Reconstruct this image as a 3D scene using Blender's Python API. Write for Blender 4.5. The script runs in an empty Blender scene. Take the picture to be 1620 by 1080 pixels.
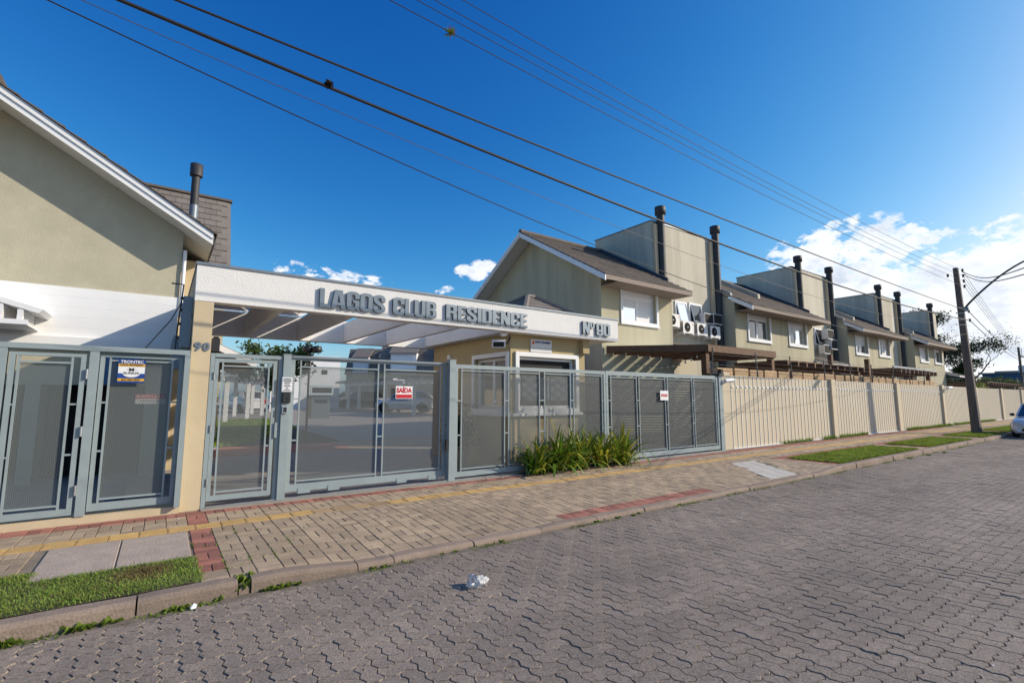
import bpy, bmesh, math, random
from mathutils import Vector, Matrix, noise
R = math.radians
rnd = random.Random(7)
S = bpy.context.scene
COL = S.collection

# ------------------------------------------------------------------ camera
cd = bpy.data.cameras.new('camera'); cam = bpy.data.objects.new('camera', cd); COL.objects.link(cam)
cam.location = (0, 0, 1.5)
cam.rotation_euler = (R(90 + 6.667), 0, R(54.329 - 90))
cd.lens = 17.11; cd.sensor_width = 36; cd.clip_end = 4000; cd.clip_start = 0.05
S.camera = cam

# ------------------------------------------------------------------ world, sun, exposure
SUN = Vector((1.5, -1.0, 0.9)).normalized()          # towards the sun
wd = bpy.data.worlds.new('World'); S.world = wd; wd.use_nodes = True
nt = wd.node_tree; nt.nodes.clear()
def N(t, typ, **kw):
    n = t.nodes.new(typ)
    for k, v in kw.items():
        if k.startswith('i_'): n.inputs[k[2:].replace('_', ' ')].default_value = v
        else: setattr(n, k, v)
    return n
def L(t, a, b): t.links.new(a, b)
def M2(t, op, a, b=None, clamp=False):
    n = t.nodes.new('ShaderNodeMath'); n.operation = op; n.use_clamp = clamp
    for i, x in enumerate((a, b)):
        if x is None: continue
        if isinstance(x, (int, float)): n.inputs[i].default_value = x
        else: t.links.new(x, n.inputs[i])
    return n.outputs[0]
def VM(t, op, a, b=None):
    n = t.nodes.new('ShaderNodeVectorMath'); n.operation = op
    for i, x in enumerate((a, b)):
        if x is None: continue
        if isinstance(x, (tuple, list, Vector)): n.inputs[i].default_value = tuple(x)
        else: t.links.new(x, n.inputs[i])
    return n
def ramp(t, fac, stops):
    n = t.nodes.new('ShaderNodeValToRGB'); e = n.color_ramp.elements
    while len(e) < len(stops): e.new(0.5)
    for el, (p, c) in zip(e, stops):
        el.position = p; el.color = (c[0], c[1], c[2], 1) if isinstance(c, (tuple, list)) else (c, c, c, 1)
    t.links.new(fac, n.inputs[0]); return n.outputs[0]
def mixc(t, fac, a, b, mode='MIX'):
    n = t.nodes.new('ShaderNodeMix'); n.data_type = 'RGBA'; n.blend_type = mode
    for i, x in ((0, fac), (6, a), (7, b)):
        if isinstance(x, (int, float)): n.inputs[i].default_value = x
        elif isinstance(x, (tuple, list)): n.inputs[i].default_value = (x[0], x[1], x[2], 1)
        else: t.links.new(x, n.inputs[i])
    return n.outputs[2]
sky = N(nt, 'ShaderNodeTexSky', sky_type='NISHITA', sun_disc=False)
sky.sun_elevation = math.asin(SUN.z); sky.sun_rotation = math.atan2(SUN.x, SUN.y)
sky.air_density = 1.0; sky.dust_density = 1.3; sky.ozone_density = 1.4; sky.altitude = 100
hs = N(nt, 'ShaderNodeHueSaturation'); hs.inputs['Saturation'].default_value = 1.0
hs.inputs['Hue'].default_value = 0.5
L(nt, sky.outputs[0], hs.inputs['Color'])
tc = N(nt, 'ShaderNodeTexCoord'); D = tc.outputs['Generated']
def wray(px, py):
    d = Vector(((px - 810) / 770., (540 - py) / 770., -1.0)); return (cam.rotation_euler.to_matrix() @ d).normalized()
# cumulus: banks round these directions, edges broken up by noise
blobs = [(1290, 410, .055), (1350, 400, .07), (1420, 395, .05), (1330, 445, .08), (1400, 455, .09), (1470, 440, .06),
         (1550, 430, .05), (1530, 470, .09), (1610, 460, .10), (1480, 510, .12), (1590, 530, .13), (1700, 470, .16), (1830, 500, .2), (1980, 480, .22),
         (455, 428, .026), (495, 437, .032), (545, 448, .032), (590, 455, .03), (738, 430, .018), (766, 424, .022), (752, 436, .016), (700, 461, .012), (710, 459, .013), (425, 440, .02),
         (2400, 400, .2), (3600, 520, .2), (-300, 560, .12), (-900, 520, .15)]
cov = None
for px, py, r in blobs:
    c = wray(px, py)
    df = VM(nt, 'SUBTRACT', D, c).outputs[0]
    df = VM(nt, 'MULTIPLY', df, (1, 1, 1.7)).outputs[0]
    ln = VM(nt, 'LENGTH', df).outputs['Value']
    g = M2(nt, 'SUBTRACT', 1.0, M2(nt, 'DIVIDE', ln, r * 1.7), True)
    if r < .035: g = M2(nt, 'MULTIPLY', g, 0.66)
    cov = g if cov is None else M2(nt, 'MAXIMUM', cov, g)
mp = N(nt, 'ShaderNodeMapping'); mp.inputs['Scale'].default_value = (1, 1, 1.9); L(nt, D, mp.inputs[0])
n0 = N(nt, 'ShaderNodeTexNoise', i_Scale=55.0, i_Detail=8.0, i_Roughness=0.6, i_Distortion=0.3); L(nt, mp.outputs[0], n0.inputs['Vector'])
n1 = N(nt, 'ShaderNodeTexNoise', i_Scale=15.0, i_Detail=9.0, i_Roughness=0.57, i_Distortion=0.25); L(nt, mp.outputs[0], n1.inputs['Vector'])
mp2 = N(nt, 'ShaderNodeMapping'); mp2.inputs['Scale'].default_value = (1, 1, 1.9); mp2.inputs['Location'].default_value = tuple(-SUN * 0.02 + Vector((0, 0, 0.02))); L(nt, D, mp2.inputs[0])
n2 = N(nt, 'ShaderNodeTexNoise', i_Scale=13.0, i_Detail=6.0, i_Roughness=0.55); L(nt, mp2.outputs[0], n2.inputs['Vector'])
covm = ramp(nt, cov, [(0.0, 0.0), (0.25, 1.0)])
dens = M2(nt, 'ADD', M2(nt, 'MULTIPLY', cov, 0.62), M2(nt, 'MULTIPLY', M2(nt, 'MULTIPLY', M2(nt, 'SUBTRACT', M2(nt, 'ADD', M2(nt, 'MULTIPLY', n1.outputs[0], 0.64), M2(nt, 'MULTIPLY', n0.outputs[0], 0.36)), 0.485), 3.2), covm))
alpha = ramp(nt, dens, [(0.16, 0.0), (0.34, 0.75), (0.52, 1.0)])
shade = ramp(nt, M2(nt, 'ADD', M2(nt, 'MULTIPLY', n2.outputs[0], 0.9), M2(nt, 'MULTIPLY', dens, 0.25)), [(0.44, (1.0, 1.0, 1.0)), (0.64, (0.82, 0.86, 0.92)), (0.82, (0.58, 0.65, 0.77))])
sep = N(nt, 'ShaderNodeSeparateColor'); L(nt, hs.outputs[0], sep.inputs[0]); cmb = N(nt, 'ShaderNodeCombineColor')
for i, (k_, p_) in enumerate(((0.0125, 2.6), (0.064, 1.45), (0.175, 0.89))):      # film-like rendering of the sky's blue
    L(nt, M2(nt, 'MULTIPLY', M2(nt, 'POWER', sep.outputs[i], p_), k_), cmb.inputs[i])
skyc = VM(nt, 'MINIMUM', cmb.outputs[0], (0.80, 0.88, 0.98))
bgc = mixc(nt, alpha, skyc.outputs[0], shade)
bg = N(nt, 'ShaderNodeBackground'); bg.inputs[1].default_value = 1.0; L(nt, bgc, bg.inputs[0])
out = N(nt, 'ShaderNodeOutputWorld'); L(nt, bg.outputs[0], out.inputs[0])

sd = bpy.data.lights.new('sun', 'SUN'); sd.energy = 4.2; sd.angle = R(0.53); sd.color = (1.0, 0.89, 0.73)
so = bpy.data.objects.new('sun', sd); COL.objects.link(so)
so.rotation_euler = SUN.to_track_quat('Z', 'Y').to_euler(); so.location = (20, -20, 20)
S.view_settings.view_transform = 'Standard'; S.view_settings.look = 'None'
S.view_settings.exposure = 0.2; S.view_settings.gamma = 1.0; S.view_settings.use_curve_mapping = False

# ------------------------------------------------------------------ materials
MATS = {}
def mat(name, base, rough=0.8, var=0.15, scale=6.0, bump=0.0, bscale=60.0, stain=0.0, stainc=(0.1, 0.09, 0.08), sscale=1.2,
        rv=0.0, macro=0.0, mstretch=(1, 1, 1), metal=0.0, streak=False, coat=0.0, spec=0.5, fleck=0.0, trans=0.0, coord='pos', bdist=0.01):
    m = bpy.data.materials.new(name); m.use_nodes = True; t = m.node_tree
    b = t.nodes['Principled BSDF']
    b.inputs['Roughness'].default_value = rough; b.inputs['Metallic'].default_value = metal
    b.inputs['Specular IOR Level'].default_value = spec; b.inputs['Coat Weight'].default_value = coat
    if coord == 'pos':
        P = t.nodes.new('ShaderNodeNewGeometry').outputs['Position']
    else:
        P = t.nodes.new('ShaderNodeTexCoord').outputs['Object']
    if streak:
        mm = t.nodes.new('ShaderNodeMapping'); mm.inputs['Scale'].default_value = (1, 1, 0.12); L(t, P, mm.inputs[0]); PV = mm.outputs[0]
    else: PV = P
    n = N(t, 'ShaderNodeTexNoise', i_Scale=scale, i_Detail=6.0, i_Roughness=0.62); L(t, PV, n.inputs['Vector'])
    f = ramp(t, n.outputs[0], [(0.25, 0.0), (0.75, 1.0)])
    lo = tuple(c * (1 - var) for c in base); hi = tuple(min(1, c * (1 + var)) for c in base)
    c = mixc(t, f, lo, hi)
    if rv > 0:
        at = N(t, 'ShaderNodeAttribute', attribute_name='rnd'); oi = t.nodes.new('ShaderNodeObjectInfo')
        r = M2(t, 'FRACT', M2(t, 'ADD', at.outputs['Fac'], oi.outputs['Random']))
        r = M2(t, 'ADD', M2(t, 'MULTIPLY', r, 2 * rv), 1 - rv)
        c = mixc(t, 1.0, c, N_rgb(t, r), 'MULTIPLY')
    if stain > 0:
        s = N(t, 'ShaderNodeTexNoise', i_Scale=sscale, i_Detail=8.0, i_Roughness=0.68, i_Distortion=0.4); L(t, PV, s.inputs['Vector'])
        sf = ramp(t, s.outputs[0], [(0.46, 0.0), (0.72, stain)])
        c = mixc(t, sf, c, stainc)
    if macro > 0:
        m4 = t.nodes.new('ShaderNodeMapping'); m4.inputs['Scale'].default_value = mstretch; L(t, P, m4.inputs[0])
        mn = N(t, 'ShaderNodeTexNoise', i_Scale=1.0, i_Detail=5.0, i_Roughness=0.6); L(t, m4.outputs[0], mn.inputs['Vector'])
        mv = M2(t, 'ADD', M2(t, 'MULTIPLY', ramp(t, mn.outputs[0], [(0.3, 0.0), (0.7, 1.0)]), 2 * macro), 1 - macro)
        c = mixc(t, 1.0, c, N_rgb(t, mv), 'MULTIPLY')
    if fleck > 0:
        v = N(t, 'ShaderNodeTexNoise', i_Scale=70.0, i_Detail=4.0, i_Roughness=0.8); L(t, P, v.inputs['Vector'])
        ff = ramp(t, v.outputs[0], [(0.36, fleck), (0.5, 0.0)])
        c = mixc(t, ff, c, tuple(x * 0.35 for x in base))
        f2 = ramp(t, v.outputs[0], [(0.58, 0.0), (0.72, fleck)])
        c = mixc(t, f2, c, tuple(min(1, x * 1.9) for x in base))
    L(t, c, b.inputs['Base Color'])
    if trans > 0:
        b.inputs['Subsurface Weight'].default_value = 0.0
        tr = t.nodes.new('ShaderNodeBsdfTranslucent'); L(t, c, tr.inputs[0])
        mx = t.nodes.new('ShaderNodeMixShader'); mx.inputs[0].default_value = trans
        L(t, b.outputs[0], mx.inputs[1]); L(t, tr.outputs[0], mx.inputs[2]); L(t, mx.outputs[0], t.nodes['Material Output'].inputs[0])
    if bump > 0:
        bn = N(t, 'ShaderNodeTexNoise', i_Scale=bscale, i_Detail=5.0, i_Roughness=0.6); 
        if streak:
            m3 = t.nodes.new('ShaderNodeMapping'); m3.inputs['Scale'].default_value = (1, 1, 0.22); L(t, P, m3.inputs[0]); L(t, m3.outputs[0], bn.inputs['Vector'])
        else: L(t, P, bn.inputs['Vector'])
        bp = t.nodes.new('ShaderNodeBump'); bp.inputs['Strength'].default_value = bump; bp.inputs['Distance'].default_value = bdist
        L(t, bn.outputs[0], bp.inputs['Height']); L(t, bp.outputs[0], b.inputs['Normal'])
    MATS[name] = m; return m
def N_rgb(t, v):
    n = t.nodes.new('ShaderNodeCombineColor')
    for i in range(3): t.links.new(v, n.inputs[i])
    return n.outputs[0]
m_stucco = mat('house_stucco', (0.475, 0.435, 0.305), .92, .10, 1.6, .8, 45, .6, (0.27, 0.24, 0.17), 1.3, streak=True)
m_lstucco = mat('left_house_stucco', (0.47, 0.435, 0.32), .92, .07, 2.0, .55, 38, .4, (0.34, 0.30, 0.215), 1.0, macro=.07)
m_tower = mat('tower_stucco', (0.59, 0.54, 0.43), .93, .10, 1.2, .4, 60, .55, (0.20, 0.18, 0.135), .8, streak=True)
m_cream = mat('cream_paint', (0.58, 0.47, 0.31), .9, .06, 3.0, .35, 70, .25, (0.40, 0.31, 0.2), 1.3)
m_booth = mat('booth_ochre_paint', (0.44, 0.35, 0.195), .9, .06, 3.0, .35, 70, .2, (0.3, 0.22, 0.11), 1.3)
m_wall = mat('wall_beige_paint', (0.57, 0.49, 0.36), .9, .06, 2.5, .2, 90, .3, (0.42, 0.34, 0.26), 1.0, streak=True)
m_white = mat('white_stucco', (0.77, 0.76, 0.74), .9, .03, 4.0, .5, 52, .16, (0.55, 0.53, 0.49), 1.6, bdist=.012)
m_band = mat('white_band_paint', (0.80, 0.80, 0.80), .8, .03, 4.0, .15, 40, .10, (0.62, 0.61, 0.58), 1.3)
m_trim = mat('white_trim', (0.80, 0.80, 0.80), .45, .03, 6.0, stain=.12, stainc=(.55, .53, .5), sscale=3.0)
m_sill = mat('white_gloss_frame', (0.80, 0.80, 0.81), .35, .02, 6.0)
m_shutter = mat('roller_shutter', (0.74, 0.74, 0.75), .5, .04, 8.0)
m_gate = mat('gate_blue_grey_paint', (0.285, 0.34, 0.35), .42, .06, 5.0, .06, 120, .45, (0.2, 0.225, 0.225), 3.0)
m_flash = mat('metal_flashing', (0.20, 0.235, 0.27), .45, .12, 8.0, metal=.35)
m_letter = mat('brushed_metal_letters', (0.205, 0.245, 0.285), .38, .12, 5.0, metal=.5)
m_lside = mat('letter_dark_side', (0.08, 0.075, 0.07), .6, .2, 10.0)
m_tile = mat('roof_tile', (0.145, 0.12, 0.10), .85, .18, 9.0, .3, 90, .35, (0.07, 0.06, 0.055), 2.5, rv=.16)
m_tile2 = mat('roof_tile_pale', (0.19, 0.165, 0.145), .85, .12, 9.0, .3, 90, .25, (0.11, 0.095, 0.085), 2.0, rv=.12)
m_soffit = mat('white_soffit', (0.66, 0.64, 0.58), .6, .05, 5.0)
m_flue = mat('dark_flue_metal', (0.035, 0.035, 0.038), .6, .25, 6.0, metal=.1, stain=.3, stainc=(.12, .1, .08), sscale=4.0)
m_wood = mat('pergola_wood', (0.15, 0.075, 0.035), .75, .3, 9.0, .3, 60, .3, (0.07, 0.04, 0.025), 3.0, rv=.2)
m_pine = mat('planter_wood', (0.42, 0.28, 0.15), .8, .2, 12.0, .3, 60, .35, (0.25, 0.16, 0.09), 4.0, rv=.2)
m_conc = mat('concrete', (0.36, 0.315, 0.26), .95, .14, 5.0, .5, 80, .5, (0.20, 0.17, 0.14), 2.0, rv=.10, fleck=.35)
m_slab = mat('concrete_slab', (0.50, 0.40, 0.325), .95, .16, 5.0, .8, 60, .45, (0.30, 0.26, 0.22), 2.0, rv=.10, fleck=.5)
m_kerb = mat('kerb_concrete', (0.285, 0.215, 0.165), .95, .16, 4.0, .6, 60, .55, (0.15, 0.12, 0.10), 2.2, rv=.12, fleck=.4)
m_pole = mat('pole_concrete', (0.14, 0.115, 0.097), .95, .25, 6.0, .5, 60, .5, (0.07, 0.06, 0.055), 3.0, streak=True)
m_paver = mat('road_paver', (0.285, 0.23, 0.185), .85, .20, 16.0, .7, 90, .45, (0.17, 0.145, 0.13), 1.6, rv=.12, fleck=.85, macro=.22, mstretch=(.22, .8, 1))
m_joint = mat('joint_sand', (0.24, 0.19, 0.14), 1.0, .3, 12.0, .5, 90)
m_brick = mat('sidewalk_brick', (0.405, 0.305, 0.205), .92, .14, 8.0, .5, 110, .4, (0.27, 0.2, 0.15), 1.6, rv=.20, fleck=.5, macro=.16, mstretch=(.7, .7, 1))
m_red = mat('red_brick', (0.35, 0.14, 0.10), .92, .18, 8.0, .5, 110, .4, (0.22, 0.12, 0.09), 1.8, rv=.34, fleck=.4)
m_yel = mat('yellow_tactile', (0.52, 0.33, 0.12), .9, .18, 8.0, .4, 90, .7, (0.33, 0.23, 0.12), 2.0, rv=.15, fleck=.3)
m_ground = mat('far_ground', (0.20, 0.18, 0.14), 1.0, .25, .5)
m_drive = mat('drive_paving', (0.30, 0.265, 0.24), .95, .15, 3.0, .4, 50, .3, (0.2, 0.18, 0.16), 1.0, fleck=.3)
m_grass = mat('grass_blades', (0.21, 0.30, 0.045), .75, .35, 3.0, rv=.45, trans=.25)
m_dryg = mat('dry_grass', (0.20, 0.15, 0.05), .8, .35, 3.0, rv=.4, trans=.2)
m_soil = mat('soil', (0.085, 0.065, 0.042), 1.0, .3, 12.0, .6, 60)
m_leaf = mat('leaf_green', (0.055, 0.10, 0.02), .55, .35, 2.0, rv=.45, trans=.35)
m_leaf2 = mat('leaf_dark', (0.032, 0.055, 0.02), .6, .35, 2.0, rv=.45, trans=.25)
m_leaf3 = mat('leaf_lime', (0.17, 0.24, 0.03), .6, .3, 2.0, rv=.4, trans=.4)
m_blade = mat('flax_blade', (0.13, 0.215, 0.02), .42, .3, 4.0, rv=.55, trans=.3)
m_bladey = mat('flax_blade_yellow', (0.42, 0.40, 0.05), .45, .3, 4.0, rv=.4, trans=.35)
m_bark = mat('bark', (0.085, 0.065, 0.05), .95, .3, 8.0, .7, 40)
m_black = mat('black_plastic', (0.022, 0.022, 0.024), .45, .2, 8.0)
m_rubber = mat('tyre_rubber', (0.02, 0.02, 0.021), .8, .2, 8.0)
m_steel = mat('galvanised_steel', (0.42, 0.43, 0.44), .4, .15, 8.0, metal=.7)
m_acw = mat('ac_casing', (0.72, 0.71, 0.68), .5, .05, 6.0, stain=.15, stainc=(.5, .47, .42), sscale=4.0)
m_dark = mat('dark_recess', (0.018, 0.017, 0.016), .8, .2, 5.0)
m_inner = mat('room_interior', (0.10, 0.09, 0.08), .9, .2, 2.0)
m_blue = mat('sign_blue', (0.012, 0.055, 0.26), .4, .02)
m_yellow = mat('sign_yellow', (0.75, 0.40, 0.015), .4, .02)
m_signw = mat('sign_white', (0.80, 0.80, 0.80), .4, .02)
m_redp = mat('sign_red', (0.55, 0.012, 0.02), .4, .02)
m_orange = mat('sign_orange', (0.70, 0.10, 0.02), .4, .02)
m_blueb = mat('blue_paint', (0.05, 0.14, 0.27), .6, .08, 3.0)
m_carw = mat('white_car_paint', (0.72, 0.72, 0.73), .25, .01, 2.0, coat=.8)
m_card = mat('dark_car_paint', (0.05, 0.06, 0.075), .25, .02, 2.0, coat=.8)
m_cars = mat('silver_car_paint', (0.42, 0.43, 0.45), .3, .02, 2.0, coat=.8, metal=.3)
m_wire = mat('wire_black', (0.018, 0.017, 0.017), .6, .1)
m_wireg = mat('wire_grey', (0.11, 0.10, 0.095), .5, .1, metal=.3)
m_eave = mat('brown_eave', (0.27, 0.215, 0.18), .8, .12, 5.0)
m_navy = mat('dark_lead_flashing', (0.045, 0.055, 0.075), .5, .15, 5.0)
m_lawn = mat('lawn_grass', (0.29, 0.39, 0.03), .75, .35, 3.0, rv=.4, trans=.3)
m_screen = mat('shaded_screen_wood', (0.045, 0.030, 0.020), .8, .3, 9.0, rv=.3)  # darkened pergola wood: the shade behind the gate is in the colour
m_gutter = mat('gutter_silt', (0.19, 0.155, 0.12), 1.0, .3, 14.0, .6, 60, .5, (0.09, 0.085, 0.05), 3.0, fleck=.5)
m_slat = mat('cream_slat', (0.74, 0.71, 0.64), .5, .05, 6.0)
m_ramp = mat('worn_ramp_concrete', (0.56, 0.52, 0.46), .95, .14, 5.0, .6, 60, .35, (0.38, 0.34, 0.29), 2.0, fleck=.4)
m_hill = mat('hazy_hill_forest', (0.075, 0.105, 0.12), 1.0, .35, .02)  # bluish distance haze is put into the hill's base colour
m_far = mat('far_white_wall', (0.72, 0.72, 0.72), .9, .05, 1.0)
m_pinkw = mat('notice_white', (0.62, 0.62, 0.62), .5, .03)
m_pot = mat('grey_box', (0.33, 0.38, 0.42), .5, .08, 4.0)
m_lamp = mat('lamp_glass_unlit', (0.5, 0.45, 0.3), .2, .05)

def glass(name, tint, mixf, rough=.03):
    m = bpy.data.materials.new(name); m.use_nodes = True; t = m.node_tree; t.nodes.clear()
    tr = t.nodes.new('ShaderNodeBsdfTransparent'); tr.inputs[0].default_value = (*tint, 1)
    gl = t.nodes.new('ShaderNodeBsdfGlossy'); gl.inputs['Roughness'].default_value = rough; gl.inputs[0].default_value = (1, 1, 1, 1)
    fr = t.nodes.new('ShaderNodeFresnel'); fr.inputs[0].default_value = 1.5
    f = M2(t, 'ADD', M2(t, 'MULTIPLY', fr.outputs[0], 1.3), mixf, True)
    mx = t.nodes.new('ShaderNodeMixShader'); L(t, f, mx.inputs[0]); L(t, tr.outputs[0], mx.inputs[1]); L(t, gl.outputs[0], mx.inputs[2])
    o = t.nodes.new('ShaderNodeOutputMaterial'); L(t, mx.outputs[0], o.inputs[0]); MATS[name] = m; return m
m_glass = glass('window_glass', (0.45, 0.5, 0.52), 0.12)
m_glassr = glass('roof_glass', (0.80, 0.85, 0.88), 0.08, .08)
m_carglass = glass('car_glass', (0.10, 0.12, 0.13), 0.12)
m_bag = glass('plastic_film', (0.86, 0.86, 0.88), 0.10, .2)

# expanded metal: a lattice of lozenge holes, 3 cm by 1.7 cm
def mesh_mat(name, px, pz, hole, col):
    m = bpy.data.materials.new(name); m.use_nodes = True; t = m.node_tree; b = t.nodes['Principled BSDF']
    b.inputs['Base Color'].default_value = (*col, 1); b.inputs['Roughness'].default_value = .5
    P = t.nodes.new('ShaderNodeNewGeometry').outputs['Position']
    sp = t.nodes.new('ShaderNodeSeparateXYZ'); L(t, P, sp.inputs[0])
    u = M2(t, 'DIVIDE', sp.outputs[0], px); v = M2(t, 'DIVIDE', sp.outputs[2], pz)
    fs = []
    for s in ('ADD', 'SUBTRACT'):
        a = M2(t, s, u, v); fr = M2(t, 'FRACT', M2(t, 'ADD', a, 100.0))
        fs.append(M2(t, 'LESS_THAN', M2(t, 'ABSOLUTE', M2(t, 'SUBTRACT', fr, 0.5)), hole))
    h = M2(t, 'MULTIPLY', fs[0], fs[1])
    tr = t.nodes.new('ShaderNodeBsdfTransparent'); mx = t.nodes.new('ShaderNodeMixShader')
    L(t, h, mx.inputs[0]); L(t, b.outputs[0], mx.inputs[1]); L(t, tr.outputs[0], mx.inputs[2])
    L(t, mx.outputs[0], t.nodes['Material Output'].inputs[0]); MATS[name] = m; return m
m_mesh = mesh_mat('expanded_metal_mesh', .034, .0195, .32, (0.155, 0.175, 0.175))
m_mesh2 = mesh_mat('fine_metal_mesh', .030, .018, .345, (0.14, 0.155, 0.155))

# ------------------------------------------------------------------ helpers
W = {}
def tag(o, label=None, cat=None, group=None, kind=None):
    if label: o['label'] = label
    if cat: o['category'] = cat
    if group: o['group'] = group
    if kind: o['kind'] = kind
    return o
def thing(name, label, cat, loc=(0, 0, 0), rz=0.0, group=None, local=False):
    o = bpy.data.objects.new(name, None); COL.objects.link(o); o.empty_display_size = .1
    o.location = loc; o.rotation_euler = (0, 0, rz); tag(o, label, cat, group)
    W[o] = Vector((0, 0, 0)) if (local or rz) else Vector(loc); return o
def inst(name, me, parent=None, loc=(0, 0, 0), rot=(0, 0, 0), sc=None):
    o = bpy.data.objects.new(name, me); COL.objects.link(o)
    if parent is not None:
        o.parent = parent; o.location = Vector(loc) - W[parent]
    else: o.location = loc
    o.rotation_euler = rot
    if sc: o.scale = sc
    W[o] = Vector(loc) if not any(rot) else Vector((0, 0, 0)); return o
class MB:
    def __init__(s): s.v = []; s.f = []; s.mi = []; s.r = []; s.smooth = []
    def add(s, vs, fs, mi=0, r=None, sm=False):
        n = len(s.v); s.v.extend([tuple(p) for p in vs]); rr = rnd.random() if r is None else r
        for f in fs: s.f.append(tuple(i + n for i in f)); s.mi.append(mi); s.r.append(rr); s.smooth.append(sm)
        return s
    def box(s, x0, x1, y0, y1, z0, z1, mi=0, r=None):
        return s.add([(x0, y0, z0), (x1, y0, z0), (x1, y1, z0), (x0, y1, z0), (x0, y0, z1), (x1, y0, z1), (x1, y1, z1), (x0, y1, z1)],
                     [(3, 2, 1, 0), (4, 5, 6, 7), (0, 1, 5, 4), (1, 2, 6, 5), (2, 3, 7, 6), (3, 0, 4, 7)], mi, r)
    def brick(s, x0, x1, y0, y1, z0, z1, b, mi=0, r=None, M=None):
        xs = [(x0, y0, z0), (x1, y0, z0), (x1, y1, z0), (x0, y1, z0), (x0, y0, z1 - b), (x1, y0, z1 - b), (x1, y1, z1 - b), (x0, y1, z1 - b),
              (x0 + b, y0 + b, z1), (x1 - b, y0 + b, z1), (x1 - b, y1 - b, z1), (x0 + b, y1 - b, z1)]
        if M: xs = [M(p) for p in xs]
        return s.add(xs, [(8, 9, 10, 11), (4, 5, 9, 8), (5, 6, 10, 9), (6, 7, 11, 10), (7, 4, 8, 11), (0, 1, 5, 4), (1, 2, 6, 5), (2, 3, 7, 6), (3, 0, 4, 7)], mi, r)
    def prism(s, poly, ax, a0, a1, mi=0, r=None):
        n = len(poly)
        def P(p, a):
            return (a, p[0], p[1]) if ax == 'x' else ((p[0], a, p[1]) if ax == 'y' else (p[0], p[1], a))
        vs = [P(p, a0) for p in poly] + [P(p, a1) for p in poly]
        fs = [tuple(range(n))[::-1], tuple(range(n, 2 * n))] + [(i, (i + 1) % n, n + (i + 1) % n, n + i) for i in range(n)]
        return s.add(vs, fs, mi, r)
    def tube(s, pts, rad, n=8, mi=0, cap=True, sm=True):
        pts = [Vector(p) for p in pts]; k = len(pts); rs = rad if isinstance(rad, (list, tuple)) else [rad] * k
        vs = []; fs = []; up0 = None
        for i in range(k):
            d = (pts[min(i + 1, k - 1)] - pts[max(i - 1, 0)]).normalized()
            up = Vector((0, 0, 1)) if abs(d.z) < .95 else Vector((1, 0, 0))
            if up0 is not None: up = up0
            a = d.cross(up).normalized(); b = a.cross(d).normalized(); up0 = b if abs(b.dot(d)) < .9 else None
            for j in range(n):
                t = 2 * math.pi * j / n; vs.append(pts[i] + (a * math.cos(t) + b * math.sin(t)) * rs[i])
        for i in range(k - 1):
            for j in range(n): fs.append((i * n + j, i * n + (j + 1) % n, (i + 1) * n + (j + 1) % n, (i + 1) * n + j))
        s.add(vs, fs, mi, None, sm)
        if cap: s.add([vs[j] for j in range(n)], [tuple(range(n))[::-1]], mi); s.add(vs[-n:], [tuple(range(n))], mi)
        return s
    def lathe(s, prof, c=(0, 0, 0), n=16, mi=0, ax='z', sm=True):
        vs = []; k = len(prof)
        for r, z in prof:
            for j in range(n):
                t = 2 * math.pi * j / n; a, b = r * math.cos(t), r * math.sin(t)
                p = (a, b, z) if ax == 'z' else ((a, z, b) if ax == 'y' else (z, a, b))
                vs.append((p[0] + c[0], p[1] + c[1], p[2] + c[2]))
        fs = [(i * n + j, i * n + (j + 1) % n, (i + 1) * n + (j + 1) % n, (i + 1) * n + j) for i in range(k - 1) for j in range(n)]
        s.add(vs, fs, mi, None, sm)
        if prof[0][0] > 1e-4: s.add(vs[:n], [tuple(range(n))[::-1]], mi)
        if prof[-1][0] > 1e-4: s.add(vs[-n:], [tuple(range(n))], mi)
        return s
    def mesh(s, name, mats, off=(0, 0, 0), recalc=True):
        me = bpy.data.meshes.new(name); o = Vector(off)
        me.from_pydata([tuple(Vector(p) - o) for p in s.v], [], s.f)
        if not isinstance(mats, (list, tuple)): mats = [mats]
        for m in mats: me.materials.append(m)
        me.polygons.foreach_set('material_index', s.mi)
        me.polygons.foreach_set('use_smooth', s.smooth)
        at = me.attributes.new('rnd', 'FLOAT', 'FACE'); at.data.foreach_set('value', s.r)
        if recalc:
            bm = bmesh.new(); bm.from_mesh(me); bmesh.ops.recalc_face_normals(bm, faces=bm.faces); bm.to_mesh(me); bm.free()
        me.update(); return me
    def build(s, name, mats, parent=None, recalc=True):
        off = W[parent] if parent is not None else Vector((0, 0, 0))
        me = s.mesh(name, mats, off, recalc); o = bpy.data.objects.new(name, me); COL.objects.link(o)
        if parent is not None: o.parent = parent
        W[o] = off; return o
    def top(s, name, mats, label, cat, group=None, base=None, kind=None):
        b = Vector(base) if base else Vector((0, 0, 0))
        me = s.mesh(name, mats, b); o = bpy.data.objects.new(name, me); COL.objects.link(o); o.location = b; W[o] = b
        tag(o, label, cat, group, kind); return o
def struct(mb, name, mats, parent=None):
    o = mb.build(name, mats, parent)
    if parent is None: o['kind'] = 'structure'
    return o
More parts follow.
